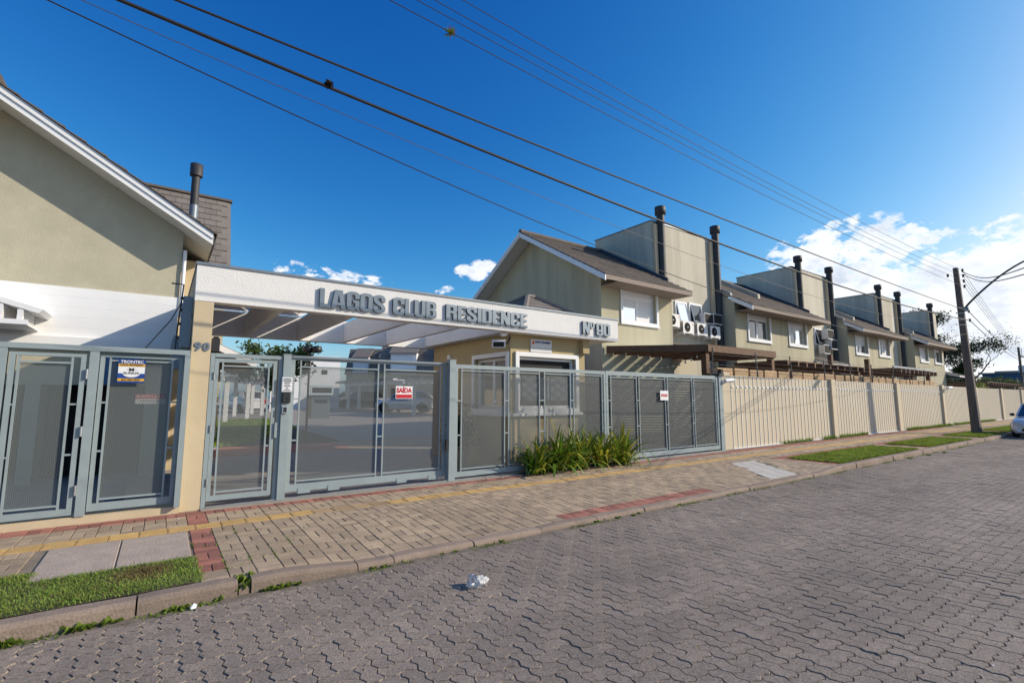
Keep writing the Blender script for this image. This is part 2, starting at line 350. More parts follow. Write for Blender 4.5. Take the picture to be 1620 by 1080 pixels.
def wall_open(mb, x0, x1, z0, z1, Y, depth, ops, mi=0, ax='y'):
    """sheet at Y (facing -Y) with rectangular openings whose reveals go back by depth; ax 'x' puts it in the plane X=Y"""
    xs = sorted({x0, x1, *[c for o in ops for c in o[:2]]}); zs = sorted({z0, z1, *[c for o in ops for c in o[2:4]]})
    P = (lambda x, y, z: (x, y, z)) if ax == 'y' else (lambda x, y, z: (y, x, z))
    for a, b in zip(xs, xs[1:]):
        for c, d in zip(zs, zs[1:]):
            if any(o[0] - 1e-6 <= a and b <= o[1] + 1e-6 and o[2] - 1e-6 <= c and d <= o[3] + 1e-6 for o in ops): continue
            mb.add([P(a, Y, c), P(b, Y, c), P(b, Y, d), P(a, Y, d)], [(0, 1, 2, 3)], mi, .5)
    for a, b, c, d in ops:
        y2 = Y + depth
        mb.add([P(a, Y, c), P(b, Y, c), P(b, Y, d), P(a, Y, d), P(a, y2, c), P(b, y2, c), P(b, y2, d), P(a, y2, d)],
               [(0, 1, 5, 4), (1, 2, 6, 5), (2, 3, 7, 6), (3, 0, 4, 7)], mi, .5)
def text_mesh(body, size, mat_, bold=0.0, extrude=0.001, xs=1.0, align='CENTER'):
    c = bpy.data.curves.new('lettering', 'FONT'); c.body = body; c.size = size; c.offset = bold; c.extrude = extrude
    c.align_x = align; c.align_y = 'CENTER'; c.resolution_u = 3
    o = bpy.data.objects.new('lettering', c); me = bpy.data.meshes.new_from_object(o); bpy.data.objects.remove(o)
    me.materials.clear(); me.materials.append(mat_)
    if xs != 1.0: me.transform(Matrix.Diagonal((xs, 1, 1, 1)))
    return me
def text_on(body, size, mat_, x, y, z, parent, bold=0.0, xs=1.0, extrude=.001, name='lettering', tilt=0.0):
    me = text_mesh(body, size, mat_, bold, extrude, xs)
    return inst(name, me, parent, (x, y, z), (R(90), tilt, 0))
# photo pixel -> point on a known plane of the place
RM = cam.rotation_euler.to_matrix()
def pix(px, py): return RM @ Vector(((px - 810) / 770., (540 - py) / 770., -1.0))
def onY(px, py, Y): d = pix(px, py); t = Y / d.y; return Vector((t * d.x, Y, 1.5 + t * d.z))
def onZ(px, py, z=0.0): d = pix(px, py); t = (z - 1.5) / d.z; return Vector((t * d.x, t * d.y, z))
# ------------------------------------------------------------------ ground, road, sidewalk
def sm(t): t = max(0., min(1., t)); return t * t * (3 - 2 * t)
def dip(X): return sm((X - .9) / .9) * sm((12.6 - X) / 1.4)
def zs(X, Y):                                        # sidewalk surface, falling to the dropped kerb at the driveway
    u = 0.003 * noise.noise((X * .9, Y * .9, 3.1)) + 0.004 * noise.noise((X * 2.7, Y * 2.7, 1.7))
    return u - .062 * dip(X) * sm((6.3 - Y) / 1.5)
ZR = -0.118
def zr(X, Y): return ZR + .006 * noise.noise((X * .8, Y * .8, 9.)) + .003 * noise.noise((X * 3.1, Y * 3.1, 5.))
mb = MB(); mb.add([(-300, -300, -.35), (900, -300, -.35), (900, 900, -.35), (-300, 900, -.35)], [(0, 1, 2, 3)]); ground = struct(mb, 'ground', m_ground)
def sheet(mb, xs, ys, zf, mi=0):
    n = len(ys); vs = [(x, y, zf(x, y)) for x in xs for y in ys]
    mb.add(vs, [(i * n + j, (i + 1) * n + j, (i + 1) * n + j + 1, i * n + j + 1) for i in range(len(xs) - 1) for j in range(n - 1)], mi, .5)
def lin(a, b, n): return [a + (b - a) * i / n for i in range(n + 1)]
road = thing('road', None, None, (0, 0, 0)); road['kind'] = 'structure'
mb = MB(); sheet(mb, lin(-6, 33, 80), lin(-2, 4.76, 14), lambda x, y: zr(x, y) - .0085); mb.build('bedding', m_joint, road)
mb = MB(); sheet(mb, lin(33, 260, 40), lin(-6, 4.76, 6), lambda x, y: ZR + .0); sheet(mb, lin(-60, -6, 6), lin(-6, 4.76, 6), lambda x, y: ZR)
mb.build('far_paving', m_paver, road)
PW, PA = .106, .0115                                    # interlocking pavers laid in herringbone
def paver_poly(nx, ny):
    wave = [(0, 0), (.22, 1.0), (.48, .1), (.70, -1.0)]
    pts = []
    for k in range(nx): pts += [((k + t) * PW, PA * w) for t, w in wave]
    for k in range(ny): pts += [(nx * PW + PA * w, (k + t) * PW) for t, w in wave]
    for k in range(nx): pts += [((nx - k - t) * PW, ny * PW + PA * w) for t, w in [(0, 0), (.30, -1.0), (.52, .1), (.78, 1.0)]]
    for k in range(ny): pts += [(PA * w, (ny - k - t) * PW) for t, w in [(0, 0), (.30, -1.0), (.52, .1), (.78, 1.0)]]
    return [(x - nx * PW / 2, y - ny * PW / 2) for x, y in pts]
def ring(poly, inset):
    n = len(poly); o = []
    for i in range(n):
        a, b, c = Vector(poly[i - 1]), Vector(poly[i]), Vector(poly[(i + 1) % n])
        d1 = (b - a).normalized(); d2 = (c - b).normalized(); nn = Vector((-(d1.y + d2.y), d1.x + d2.x))
        nn = nn.normalized() if nn.length > 1e-6 else Vector((-d1.y, d1.x))
        o.append((b.x + nn.x * inset, b.y + nn.y * inset))
    return o
SHP = {}
for nx, ny in ((2, 1), (1, 2), (1, 1)):
    PP = paver_poly(nx, ny); P_out, P_in, NP = ring(PP, .0026), ring(PP, .0056), len(PP)
    P_F = [tuple(range(NP))] + [(NP + i, NP + (i + 1) % NP, (i + 1) % NP, i) for i in range(NP)]
    q = MB(); q.add([(x, y, 0) for x, y in P_in] + [(x, y, -.011) for x, y in P_out], P_F, 0, 0.)
    SHP[(nx, ny)] = (P_out, P_in, P_F, q.mesh('paver', m_paver, recalc=False))
CF = RM @ Vector((0, 0, -1)); cells = []
JT = int(4.705 / PW); Y00 = 4.705 - JT * PW
for i in range(int(-3.2 / PW), int(32.5 / PW)):
    for j in range(int(-1.2 / PW), JT):
        k = (i - j) % 4
        if k == 0: sh = (2, 1); X, Y = (i + 1) * PW, (j + .5) * PW + Y00
        elif k == 3 and j + 1 < JT: sh = (1, 2); X, Y = (i + .5) * PW, (j + 1) * PW + Y00
        elif k == 3: sh = (1, 1); X, Y = (i + .5) * PW, (j + .5) * PW + Y00
        else: continue
        qv = RM.transposed() @ Vector((X, Y, ZR - 1.5)); dep = -qv.z
        if dep < .4: continue
        u = 810 + 770 * qv.x / dep; v = 540 - 770 * qv.y / dep; mg = 260 if dep < 8 else 120
        if -mg < u < 1620 + mg and v < 1080 + mg: cells.append((0 if (0 < u < 1620 and v < 1080) else 1, dep, X, Y, sh))
cells.sort()
mb = MB()
for k, (inn, dep, X, Y, sh) in enumerate(cells):
    P_out, P_in, P_F, me_ = SHP[sh]
    jx, jy, rz_ = rnd.gauss(0, .0008), rnd.gauss(0, .0008), rnd.gauss(0, .006)
    tx, ty, dz = rnd.gauss(0, .010), rnd.gauss(0, .010), rnd.gauss(0, .0014)
    z = zr(X, Y) + dz
    if k < 300: inst('paver', me_, road, (X + jx, Y + jy, z), (tx, ty, rz_))
    else:
        c, s_ = math.cos(rz_), math.sin(rz_)
        def T(p, h): return (X + jx + p[0] * c - p[1] * s_, Y + jy + p[0] * s_ + p[1] * c, z + h - p[0] * ty + p[1] * tx)
        mb.add([T(p, 0) for p in P_in] + [T(p, -.011) for p in P_out], P_F)
o = mb.build('pavers', m_paver, road, recalc=False); o['kind'] = 'stuff'

# sidewalk
walk = thing('sidewalk', None, None, (0, 0, 0)); walk['kind'] = 'structure'
mb = MB(); sheet(mb, lin(-6, 36, 120), lin(4.84, 8.06, 16), lambda x, y: zs(x, y) - .009); mb.build('bedding', m_joint, walk)
mb = MB(); sheet(mb, lin(36, 200, 30), [4.84, 6.1, 6.9], lambda x, y: 0); sheet(mb, lin(36, 200, 30), [7.15, 8.2], lambda x, y: 0)
sheet(mb, lin(-40, -6, 5), [4.84, 8.06], lambda x, y: 0); mb.build('far_paving', m_brick, walk)
mb = MB(); sheet(mb, lin(33.2, 200, 30), [6.9, 7.15], lambda x, y: 0.002); mb.build('far_tactile_strip', m_yel, walk)
MOD = .212; X0 = .37
GR = [(12.95, 18.4, 4.93, 6.1), (19.55, 24.5, 4.93, 6.1), (25.9, 30.2, 4.93, 6.1), (31.6, 40, 4.93, 6.1)]
SLABS = [(-.80, -.235, 5.7, 6.81), (-.225, .345, 5.7, 6.81)]
RAMP = [(10.87, 6.46), (11.88, 6.44), (10.85, 4.95), (9.75, 4.95)]
def in_ramp(x, y):
    t = (y - 4.95) / 1.5; 
    return 0 <= t <= 1.0 and 9.75 + 1.12 * t < x < 10.85 + 1.03 * t
def kind(x, y):
    if y < 6.83:
        if -.80 < x < .35 and y > 5.7: return None
        if x < .355 and y < 5.7: return None
        if x < -.80 and y < 5.95: return None
        for a, b, c, d in GR:
            if a < x < b and y < d: return None
            if a - .25 < x < b + .25 and y < d + .24: return 'red'
        if in_ramp(x, y): return None
        if 4.45 < x < 7.85 and y < 5.17: return 'red'
    if y > 7.67: return 'red'
    if .37 < x < .582 and y > 5.25: return 'red'
    return 'tan'
rows = [(7.884, 1), (7.668, 0), (7.456, 0), (7.244, 0), (7.135, 1)] + [(6.862 - MOD * (k + 1), 0) for k in range(9)] + [(4.905, 2)]
bricks = []; g = .004
for j, (yb, typ) in enumerate(rows):
    for i in range(-16, 155):
        xa = X0 + i * MOD; cx, cy = xa + MOD / 2, yb + MOD / 2
        if typ == 1: kd = 'red' if yb > 7.8 else kind(cx, 7.3); bs = [(xa, xa + MOD, yb, yb + (.075 if yb > 7.8 else MOD / 2))]
        elif typ == 2: kd = kind(cx, 4.95); bs = [(xa, xa + MOD, yb, yb + .05)]
        else:
            kd = kind(cx, cy)
            if (i + j) % 2: bs = [(xa, xa + MOD, yb, yb + MOD / 2), (xa, xa + MOD, yb + MOD / 2, yb + MOD)]
            else: bs = [(xa, xa + MOD / 2, yb, yb + MOD), (xa + MOD / 2, xa + MOD, yb, yb + MOD)]
        if kd is None: continue
        for b in bs: bricks.append((kd, (b[0] + g, b[1] - g, b[2] + g, b[3] - g)))
def depth_of(x, y): return (Vector((x, y, -1.5))).dot(CF)
bricks.sort(key=lambda q: depth_of((q[1][0] + q[1][1]) / 2, (q[1][2] + q[1][3]) / 2) if q[1][0] > -1.3 else 99)
cnt = {'tan': 0, 'red': 0}; stuff = {'tan': MB(), 'red': MB()}; bm_cache = {}
for kd, (a, b, c, d) in bricks:
    cx, cy = (a + b) / 2, (c + d) / 2
    sx = (zs(cx + .05, cy) - zs(cx - .05, cy)) / .1 + rnd.gauss(0, .006); sy = (zs(cx, cy + .05) - zs(cx, cy - .05)) / .1 + rnd.gauss(0, .006)
    z = zs(cx, cy) + rnd.gauss(0, .0012)
    if cnt[kd] < (300 if kd == 'tan' else 120):
        cnt[kd] += 1; key = (kd, round(b - a, 3), round(d - c, 3))
        if key not in bm_cache:
            q = MB(); q.brick(-(b - a) / 2, (b - a) / 2, -(d - c) / 2, (d - c) / 2, -.012, 0, .0035, 0, 0.)
            bm_cache[key] = q.mesh('brick', m_brick if kd == 'tan' else m_red)
        inst('brick' if kd == 'tan' else 'red_brick', bm_cache[key], walk, (cx, cy, z), (math.atan(sy), -math.atan(sx), rnd.gauss(0, .008)))
    else:
        stuff[kd].brick(a, b, c, d, -.012, 0, .0035, 0, None, lambda p: (p[0], p[1], p[2] + z + (p[0] - cx) * sx + (p[1] - cy) * sy))
o = stuff['tan'].build('bricks', m_brick, walk); o['kind'] = 'stuff'
o = stuff['red'].build('red_bricks', m_red, walk); o['kind'] = 'stuff'
q = MB(); q.brick(-.1285, .1285, -.1235, .1235, -.012, 0.001, .003, 0, 0.)
for k in range(4): q.brick(-.115, .115, -.1 + k * .06 - .012, -.1 + k * .06 + .012 + .0, .001, .0045, .003, 0, 0.)
tile_me = q.mesh('tactile_tile', m_yel)
m_brown = mat('worn_brown_tile', (0.36, 0.25, 0.14), .92, .2, 8.0, .5, 90, .4, (0.2, 0.15, 0.1), 2.0, rv=.2, fleck=.4)
tile_br = tile_me.copy(); tile_br.materials.clear(); tile_br.materials.append(m_brown)
for k in range(-9, 126):
    x = .04 + k * .2625
    inst('tactile_tile', tile_br if 1.75 < x < 2.7 else tile_me, walk, (x, 6.998 + .0 * x, zs(x, 7.0) + rnd.gauss(0, .001)), (0, 0, rnd.gauss(0, .006)))
for a, b, c, d in SLABS:
    q = MB(); q.brick(a, b, c, d, -.05, .004, .006); q.build('concrete_slab', m_slab, walk)
for k in range(3):                                     # worn concrete strips at the ramp
    def RP(u, t): return (9.75 + 1.12 * t + u * (1.10 - .09 * t), 4.95 + 1.5 * t)
    u0, u1 = k / 3 + .008, (k + 1) / 3 - .008
    pts = [RP(u0, .02), RP(u1, .0), RP(u1, .98), RP(u0, .97)]
    q = MB(); vs = [(x, y, zs(x, y) - .03) for x, y in pts] + [(x, y, zs(x, y) + .004) for x, y in pts]
    q.add(vs, [(4, 5, 6, 7), (0, 1, 5, 4), (1, 2, 6, 5), (2, 3, 7, 6), (3, 0, 4, 7)]); q.build('concrete_slab', m_ramp, walk)
# threshold along the gates
mb = MB(); mb.box(.54, 13.3, 7.89, 8.02, -.05, .012); mb.build('gate_threshold', m_conc, walk)
mb = MB(); mb.box(.6, 13.2, 8.045, 8.065, .0, .028); mb.build('gate_track', m_steel, walk)
# kerb
kerb = thing('kerb', None, None, (0, 0, 0)); kerb['kind'] = 'structure'
ks = [-3.9, -2.95, -2.0, -1.02, -.04, .63, .72, 1.62, 1.98, 2.9, 3.85, 4.8, 5.75, 6.7, 7.65, 8.6, 9.5, 10.4, 11.1, 11.75] + [12.5 + .8 * i for i in range(30)]
for i, (a, b) in enumerate(zip(ks, ks[1:])):
    if False:
        q = MB()
        for _ in range(9):
            x, y, r_ = rnd.uniform(a + .015, b - .015), rnd.uniform(4.75, 4.88), rnd.uniform(.03, .05)
            q.lathe([(r_ * .5, -.11), (r_, -.11 + r_), (r_ * .6, -.11 + 1.8 * r_), (.0, -.11 + 2.0 * r_)], (x, y, rnd.uniform(.0, .05)), 6, sm=False)
        q.build('kerb_rubble', m_kerb, kerb); continue
    n = 5; q = MB(); vs = []; prof = lambda t0: [(4.745, -.16), (4.745, t0 - .035), (4.753, t0 - .014), (4.775, t0), (4.885, t0 + .002), (4.895, t0 - .02), (4.895, -.16)]
    for k in range(n + 1):
        x = a + .006 + (b - a - .012) * k / n; t0 = .006 - .062 * dip(x) - (.045 if .62 < a < .7 else 0) + .004 * noise.noise((x * 3, 2, 2))
        e = .004 if k in (0, n) else 0
        for (y, z) in prof(t0 - e): vs.append((x, y + .006 * noise.noise((x * 2.2, z * 4, 7)) + (.006 * ((i * 7) % 3 - 1)), z + .003 * noise.noise((x * 9, y * 9, 4))))
    m_ = 7; fs = [(k * m_ + j, (k + 1) * m_ + j, (k + 1) * m_ + j + 1, k * m_ + j + 1) for k in range(n) for j in range(m_ - 1)]
    fs += [tuple(range(m_)), tuple(range(n * m_, n * m_ + m_))]
    q.add(vs, fs); q.build('kerb_stone', m_kerb, kerb)
mb = MB()
for k in range(40): mb.box(36.5 + k * 4, 40.47 + k * 4, 4.745, 4.895, -.16, .006)
mb.build('far_kerb', m_kerb, kerb)
mb = MB(); sheet(mb, lin(-6, 36, 500), [4.62, 4.66, 4.70, 4.76], lambda x, y: zr(x, y) + (.002 + .05 * (y - 4.66) if y > 4.64 else -.006) + .006 * noise.noise((x * 6, y * 6, 2))); mb.build('gutter_silt', m_gutter, kerb)

# grass
def grass(name, label, areas, dens, h, w, dry=None, gm=None):
    q = MB(); soil = MB()
    for (a, b, c, d) in areas:
        sheet(soil, lin(a, b, max(2, int((b - a) * 5))), lin(c, d, max(2, int((d - c) * 5))), lambda x, y: zs(x, y) + .006 + .006 * noise.noise((x * 4, y * 4, 0)))
        for _ in range(int((b - a) * (d - c) * dens)):
            x, y = rnd.uniform(a - .03, b + .03) + rnd.gauss(0, .02), rnd.uniform(c, d) + abs(rnd.gauss(0, .03)) * (1 if rnd.random() < .5 else 0)
            cl = noise.noise((x * 3, y * 3, 11)); hh = h * (.6 + .5 * rnd.random() + .5 * cl)
            if hh < h * .25: continue
            th = rnd.uniform(0, 6.283); lean = rnd.uniform(.4, 1.7) * hh; dx, dy = math.cos(th), math.sin(th)
            ww = w * rnd.uniform(.6, 1.3); z = zs(x, y) + .004
            mi = 1 if (dry and dry(x, y) > rnd.random()) else 0
            q.add([(x - dy * ww, y + dx * ww, z), (x + dy * ww, y - dx * ww, z), (x + dx * lean * .45 - dy * ww * .7, y + dy * lean * .45 + dx * ww * .7, z + hh * .65), (x + dx * lean * .45 + dy * ww * .7, y + dy * lean * .45 - dx * ww * .7, z + hh * .65), (x + dx * lean, y + dy * lean, z + hh)],
                  [(0, 1, 3, 2), (2, 3, 4)], mi)
    soil.build('soil', m_soil, walk)
    o = q.build(name, [gm or m_grass, m_dryg], None, recalc=False); tag(o, label, 'grass', kind='stuff'); return o
def dryf(x, y):
    d = math.hypot((x + .02) / .27, (y - 5.42) / .24); return max(.10 + .25 * max(0, noise.noise((x * 2, y * 2, 5))), 1.0 - .75 * d * d)
grass('grass', 'short green verge grass with a browned patch between the kerb and the concrete slabs', [(-3.2, .345, 4.9, 5.69), (-3.2, -.81, 5.69, 5.95)], 13000, .024, .0026, dryf)
grass('grass', 'bright green rectangular lawn strips along the far kerb by the utility pole', GR, 3000, .05, .008, lambda x, y: .12 + .3 * max(0, noise.noise((x * 1.5, y * 1.5, 5))), m_lawn)
grass('grass', 'scruffy grass growing along the foot of the beige wall', [(20.0, 20.9, 8.0, 8.13), (21.2, 24, 8.05, 8.13), (29, 36, 7.95, 8.13), (17, 19, 8.06, 8.13), (37, 46, 7.95, 8.13)], 1500, .12, .010)
# weeds in the gutter
def leaf_rosette(n, r, seed):
    rr = random.Random(seed); q = MB()
    for k in range(n):
        th = rr.uniform(0, 6.28); l = r * rr.uniform(.5, 1.1); w = l * rr.uniform(.13, .22); up = rr.uniform(.1, .6) * l; d = Vector((math.cos(th), math.sin(th), 0)); s = Vector((-d.y, d.x, 0))
        m = d * l * .5 + Vector((0, 0, up)); t = d * l + Vector((0, 0, up * rr.uniform(.2, .7)))
        q.add([(0, 0, 0), m * .6 + s * w, m * 1.3 + s * w * .6, t, m * 1.3 - s * w * .6, m * .6 - s * w], [(0, 1, 2, 3, 4, 5)], 0)
    return q.mesh('weed', m_leaf3, recalc=False)
weed_me = [leaf_rosette(34, .075, s) for s in range(5)]
for k, (px, py, s) in enumerate([(14, 1003, 1.1), (30, 1000, .8), (120, 988, 1.2), (140, 985, .9), (160, 980, .9), (185, 978, .7), (268, 962, .8), (285, 960, .9), (345, 950, .6), (384, 915, 1.0), (392, 925, .7), (418, 932, .8), (436, 929, 1.0), (450, 926, .8), (470, 924, .6), (580, 890, .5), (605, 893, .5), (698, 875, .35), (722, 872, .35), (790, 855, .5), (925, 820, .6), (975, 818, .7), (1003, 815, .5), (1072, 799, .8), (1012, 812, .4), (1125, 790, .4), (1440, 725, .9), (1470, 720, .9), (1495, 716, .9), (1520, 708, .9), (1415, 728, .7)]):
    p = onZ(px, py, ZR + .005); p.y = min(p.y, 4.74) if py > 700 and px not in (384, 392) else p.y
    o = inst('weed', weed_me[k % 5], None, p, (0, 0, rnd.uniform(0, 6)), (s, s, s * rnd.uniform(.7, 1.1)))
    tag(o, 'small green weed sprouting from the gutter joint below the kerb', 'weed', 'weeds along the kerb')
# crumpled plastic bag and a scrap of paper
q = bmesh.new(); bmesh.ops.create_icosphere(q, subdivisions=4, radius=1)
for v in q.verts:
    n_ = noise.noise(v.co * 2.0 + Vector((3, 1, 4))) * .42 + noise.noise(v.co * 5.0) * .3 + noise.noise(v.co * 10.) * .12
    v.co = Vector((v.co.x * .095 * (1 + n_), v.co.y * .07 * (1 + n_), max(-.028, v.co.z * .05 * (1 + 1.3 * n_))))
me = bpy.data.meshes.new('plastic_bag'); q.to_mesh(me); q.free()
m_bagw = mat('crumpled_white_plastic', (0.78, 0.78, 0.78), .3, .06, 20, trans=.45); me.materials.append(m_bagw); me.materials.append(m_bag)
for p_ in me.polygons: p_.material_index = 1 if noise.noise(p_.center * 22) >  -.02 else 0; p_.use_smooth = True
o = inst('plastic_bag', me, None, (2.35, 3.80, ZR + .03)); tag(o, 'crumpled clear and white plastic bag lying on the road pavers', 'bag')
q = MB(); q.add([(0, 0, 0), (.035, .007, .003), (.042, .02, .025), (.02, .028, .035), (-.004, .02, .014)], [(0, 1, 2), (0, 2, 3), (0, 3, 4)])
o = inst('paper_scrap', q.mesh('paper_scrap', m_signw), None, (.30, 4.66, ZR + .004)); tag(o, 'small white scrap of paper in the gutter by the kerb', 'litter')

q = MB()                                                # moss and seedlings in the gutter and the brick joints
for _ in range(5200):
    x = -2.2 + 28 * rnd.random() ** 1.6
    if noise.noise((x * 1.7, 4.2, 8)) < -.05 + .3 * rnd.random(): continue
    y = 4.70 + rnd.gauss(0, .028); z = zr(x, y) + .004; k = rnd.uniform(.006, .022); th = rnd.uniform(0, 6.28); d = Vector((math.cos(th), math.sin(th), rnd.uniform(.3, 1.2))); s_ = Vector((-d.y, d.x, 0)) * k * .5
    c_ = Vector((x, min(y, 4.74), z)); q.add([c_ - s_, c_ + s_, c_ + d * k * 1.5], [(0, 1, 2)], 0)
for _ in range(2600):
    x = rnd.choice((X0 + MOD * rnd.randrange(0, 6), rnd.uniform(.3, 2.2))); y = 4.957 + MOD * rnd.randrange(0, 9) if x not in (0,) and rnd.random() < .5 else rnd.uniform(4.95, 6.8)
    if noise.noise((x * 2.5, y * 2.5, 3)) < .12: continue
    if abs((x - X0) / MOD - round((x - X0) / MOD)) > .03 and abs((y - 4.957) / MOD - round((y - 4.957) / MOD)) > .03: continue
    k = rnd.uniform(.005, .014); th = rnd.uniform(0, 6.28); d = Vector((math.cos(th), math.sin(th), 1.0)); s_ = Vector((-d.y, d.x, 0)) * k * .5; c_ = Vector((x + rnd.gauss(0, .004), y + rnd.gauss(0, .004), zs(x, y) - .003)); q.add([c_ - s_, c_ + s_, c_ + d * k * 1.3], [(0, 1, 2)], 0)
o = q.build('moss', [m_leaf3], None, recalc=False); tag(o, 'scattered moss and seedlings in the gutter and the brick joints', 'moss', kind='stuff')

for (x, y, z, k) in ((.66, 4.80, -.075, 1.3), (.69, 4.86, -.04, 1.1), (.645, 4.88, -.03, .9)):
    o = inst('weed', weed_me[1], None, (x, y, z), (0, 0, x * 40), (k, k, k * 1.2)); tag(o, 'bushy green weed filling the broken gap between kerb stones', 'weed', 'weeds in the broken kerb gap')
q = MB()                                                # dry leaves, grit and paper specks on the paving
for _ in range(420):
    x = -1.5 + 16 * rnd.random() ** 1.4; y = rnd.choice((rnd.uniform(.8, 4.7), 4.66 + rnd.gauss(0, .05), rnd.uniform(5.0, 7.8))); y = min(y, 7.8)
    if 4.73 < y < 4.92: continue
    z = (zr(x, y) if y < 4.74 else zs(x, y)) + .004; k = rnd.uniform(.004, .013); th = rnd.uniform(0, 6.28); u = Vector((math.cos(th), math.sin(th), rnd.uniform(-.2, .4))) * k; v = Vector((-math.sin(th), math.cos(th), rnd.uniform(-.1, .5))) * k * .6; c_ = Vector((x, y, z + k * .3))
    q.add([c_ - u, c_ + v, c_ + u, c_ - v], [(0, 1, 2, 3)], 0 if rnd.random() < .8 else 1)
o = q.build('leaf_litter', [mat('dry_leaf', (0.17, 0.11, 0.055), .9, .4, 30, rv=.5), m_signw], None, recalc=False); tag(o, 'scattered dry leaves and paper specks on the paving', 'litter', kind='stuff')
# ------------------------------------------------------------------ heavy condensed letters
def arc(cx, cy, rx, ry, a0, a1, n=6): return [(cx + rx * math.cos(R(a0 + (a1 - a0) * i / n)), cy + ry * math.sin(R(a0 + (a1 - a0) * i / n))) for i in range(n + 1)]
def rrect(x0, x1, y0, y1, rx, ry=None):
    ry = ry or rx
    return arc(x1 - rx, y1 - ry, rx, ry, 0, 90) + arc(x0 + rx, y1 - ry, rx, ry, 90, 180) + arc(x0 + rx, y0 + ry, rx, ry, 180, 270) + arc(x1 - rx, y0 + ry, rx, ry, 270, 360)
def thick(pts, w):
    l, r_ = [], []; n = len(pts)
    for i in range(n):
        a = Vector(pts[max(0, i - 1)]); b = Vector(pts[min(n - 1, i + 1)]); d = (b - a).normalized(); nn = Vector((-d.y, d.x)); p = Vector(pts[i])
        l.append(tuple(p + nn * w / 2)); r_.append(tuple(p - nn * w / 2))
    return l + r_[::-1]
ST = .195
def glyph(c):
    w = .56; s = ST; rx, ry = .22, .17; ix, iy = .075, .06
    if c == 'L': return .44, [[(0, 0), (.44, 0), (.44, .17), (s, .17), (s, 1), (0, 1)]]
    if c == 'I': return s + .01, [[(0, 0), (s + .01, 0), (s + .01, 1), (0, 1)]]
    if c == 'E': return .44, [[(0, 0), (.44, 0), (.44, .165), (s, .165), (s, .43), (.41, .43), (.41, .58), (s, .58), (s, .835), (.44, .835), (.44, 1), (0, 1)]]
    if c == 'A': return .62, [[(0, 0), (.2, 0), (.225, .17), (.395, .17), (.42, 0), (.62, 0), (.47, 1), (.15, 1)], [(.245, .32), (.375, .32), (.31, .78)]]
    if c in 'O0': return w, [rrect(0, w, -.01, 1.01, rx, ry), rrect(s, w - s, .16, .84, ix, iy)]
    if c == 'D': return w, [[(0, 0)] + arc(w - .2, .17, .2, .17, 270, 360) + arc(w - .2, .83, .2, .17, 0, 90) + [(0, 1)], [(s, .165)] + arc(w - s - .06, .225, .06, .06, 270, 360) + arc(w - s - .06, .775, .06, .06, 0, 90) + [(s, .835)]]
    if c == 'C':
        o = [(w, .63), (w, .84)] + arc(w - rx, 1.01 - ry, rx, ry, 0, 90)[1:] + arc(rx, 1.01 - ry, rx, ry, 90, 180) + arc(rx, -.01 + ry, rx, ry, 180, 270) + arc(w - rx, -.01 + ry, rx, ry, 270, 360) + [(w, .39), (w - s, .39)]
        return w, [o + arc(w - s - ix, .16 + iy, ix, iy, 360, 270) + arc(s + ix, .16 + iy, ix, iy, 270, 180) + arc(s + ix, .84 - iy, ix, iy, 180, 90) + arc(w - s - ix, .84 - iy, ix, iy, 90, 0) + [(w - s, .63)]]
    if c == 'G':
        o = [(w, .63), (w, .84)] + arc(w - rx, 1.01 - ry, rx, ry, 0, 90)[1:] + arc(rx, 1.01 - ry, rx, ry, 90, 180) + arc(rx, -.01 + ry, rx, ry, 180, 270) + [(w * .52, .0), (w - .13, .07), (w - .10, 0), (w, 0), (w, .53), (w * .48, .53), (w * .48, .40), (w - s, .40)]
        return w, [o + arc(w - s - ix, .16 + iy, ix, iy, 360, 270) + arc(s + ix, .16 + iy, ix, iy, 270, 180) + arc(s + ix, .84 - iy, ix, iy, 180, 90) + arc(w - s - ix, .84 - iy, ix, iy, 90, 0) + [(w - s, .63)]]
    if c == 'U':
        return w, [[(w, 1), (w - s, 1)] + arc(w - s - ix, .16 + iy, ix, iy, 360, 270) + arc(s + ix, .16 + iy, ix, iy, 270, 180) + [(s, 1), (0, 1)] + arc(rx, -.01 + ry, rx, ry, 180, 270) + arc(w - rx, -.01 + ry, rx, ry, 270, 360)]
    if c == 'N': return .56, [[(0, 0), (.17, 0), (.17, .46), (.36, 0), (.56, 0), (.56, 1), (.39, 1), (.39, .55), (.2, 1), (0, 1)]]
    if c in 'BR':
        h1 = [(s, .585)] + arc(.30, .66, .06, .07, 270, 360, 3) + arc(.30, .78, .06, .055, 0, 90, 3) + [(s, .835)]
        if c == 'B': return w, [[(0, 0)] + arc(w - .18, .16, .18, .16, 270, 360) + arc(w - .12, .42, .12, .1, 0, 80, 4) + arc(w - .14, .63, .12, .1, -80, 0, 4) + arc(w - .2, .84, .18, .16, 0, 90) + [(0, 1)], h1, [(s, .165)] + arc(.30, .225, .06, .06, 270, 360, 3) + arc(.30, .39, .06, .06, 0, 90, 3) + [(s, .45)]]
        return w, [[(0, 0), (s, 0), (s, .44)] + arc(.28, .37, .08, .07, 90, 0, 3) + [(.36, 0), (w - .01, 0), (w - .01, .36)] + arc(w - .11, .42, .1, .1, 0, 70, 4) + arc(w - .12, .63, .12, .12, -70, 0, 4) + arc(w - .2, .84, .2, .16, 0, 90) + [(0, 1)], h1]
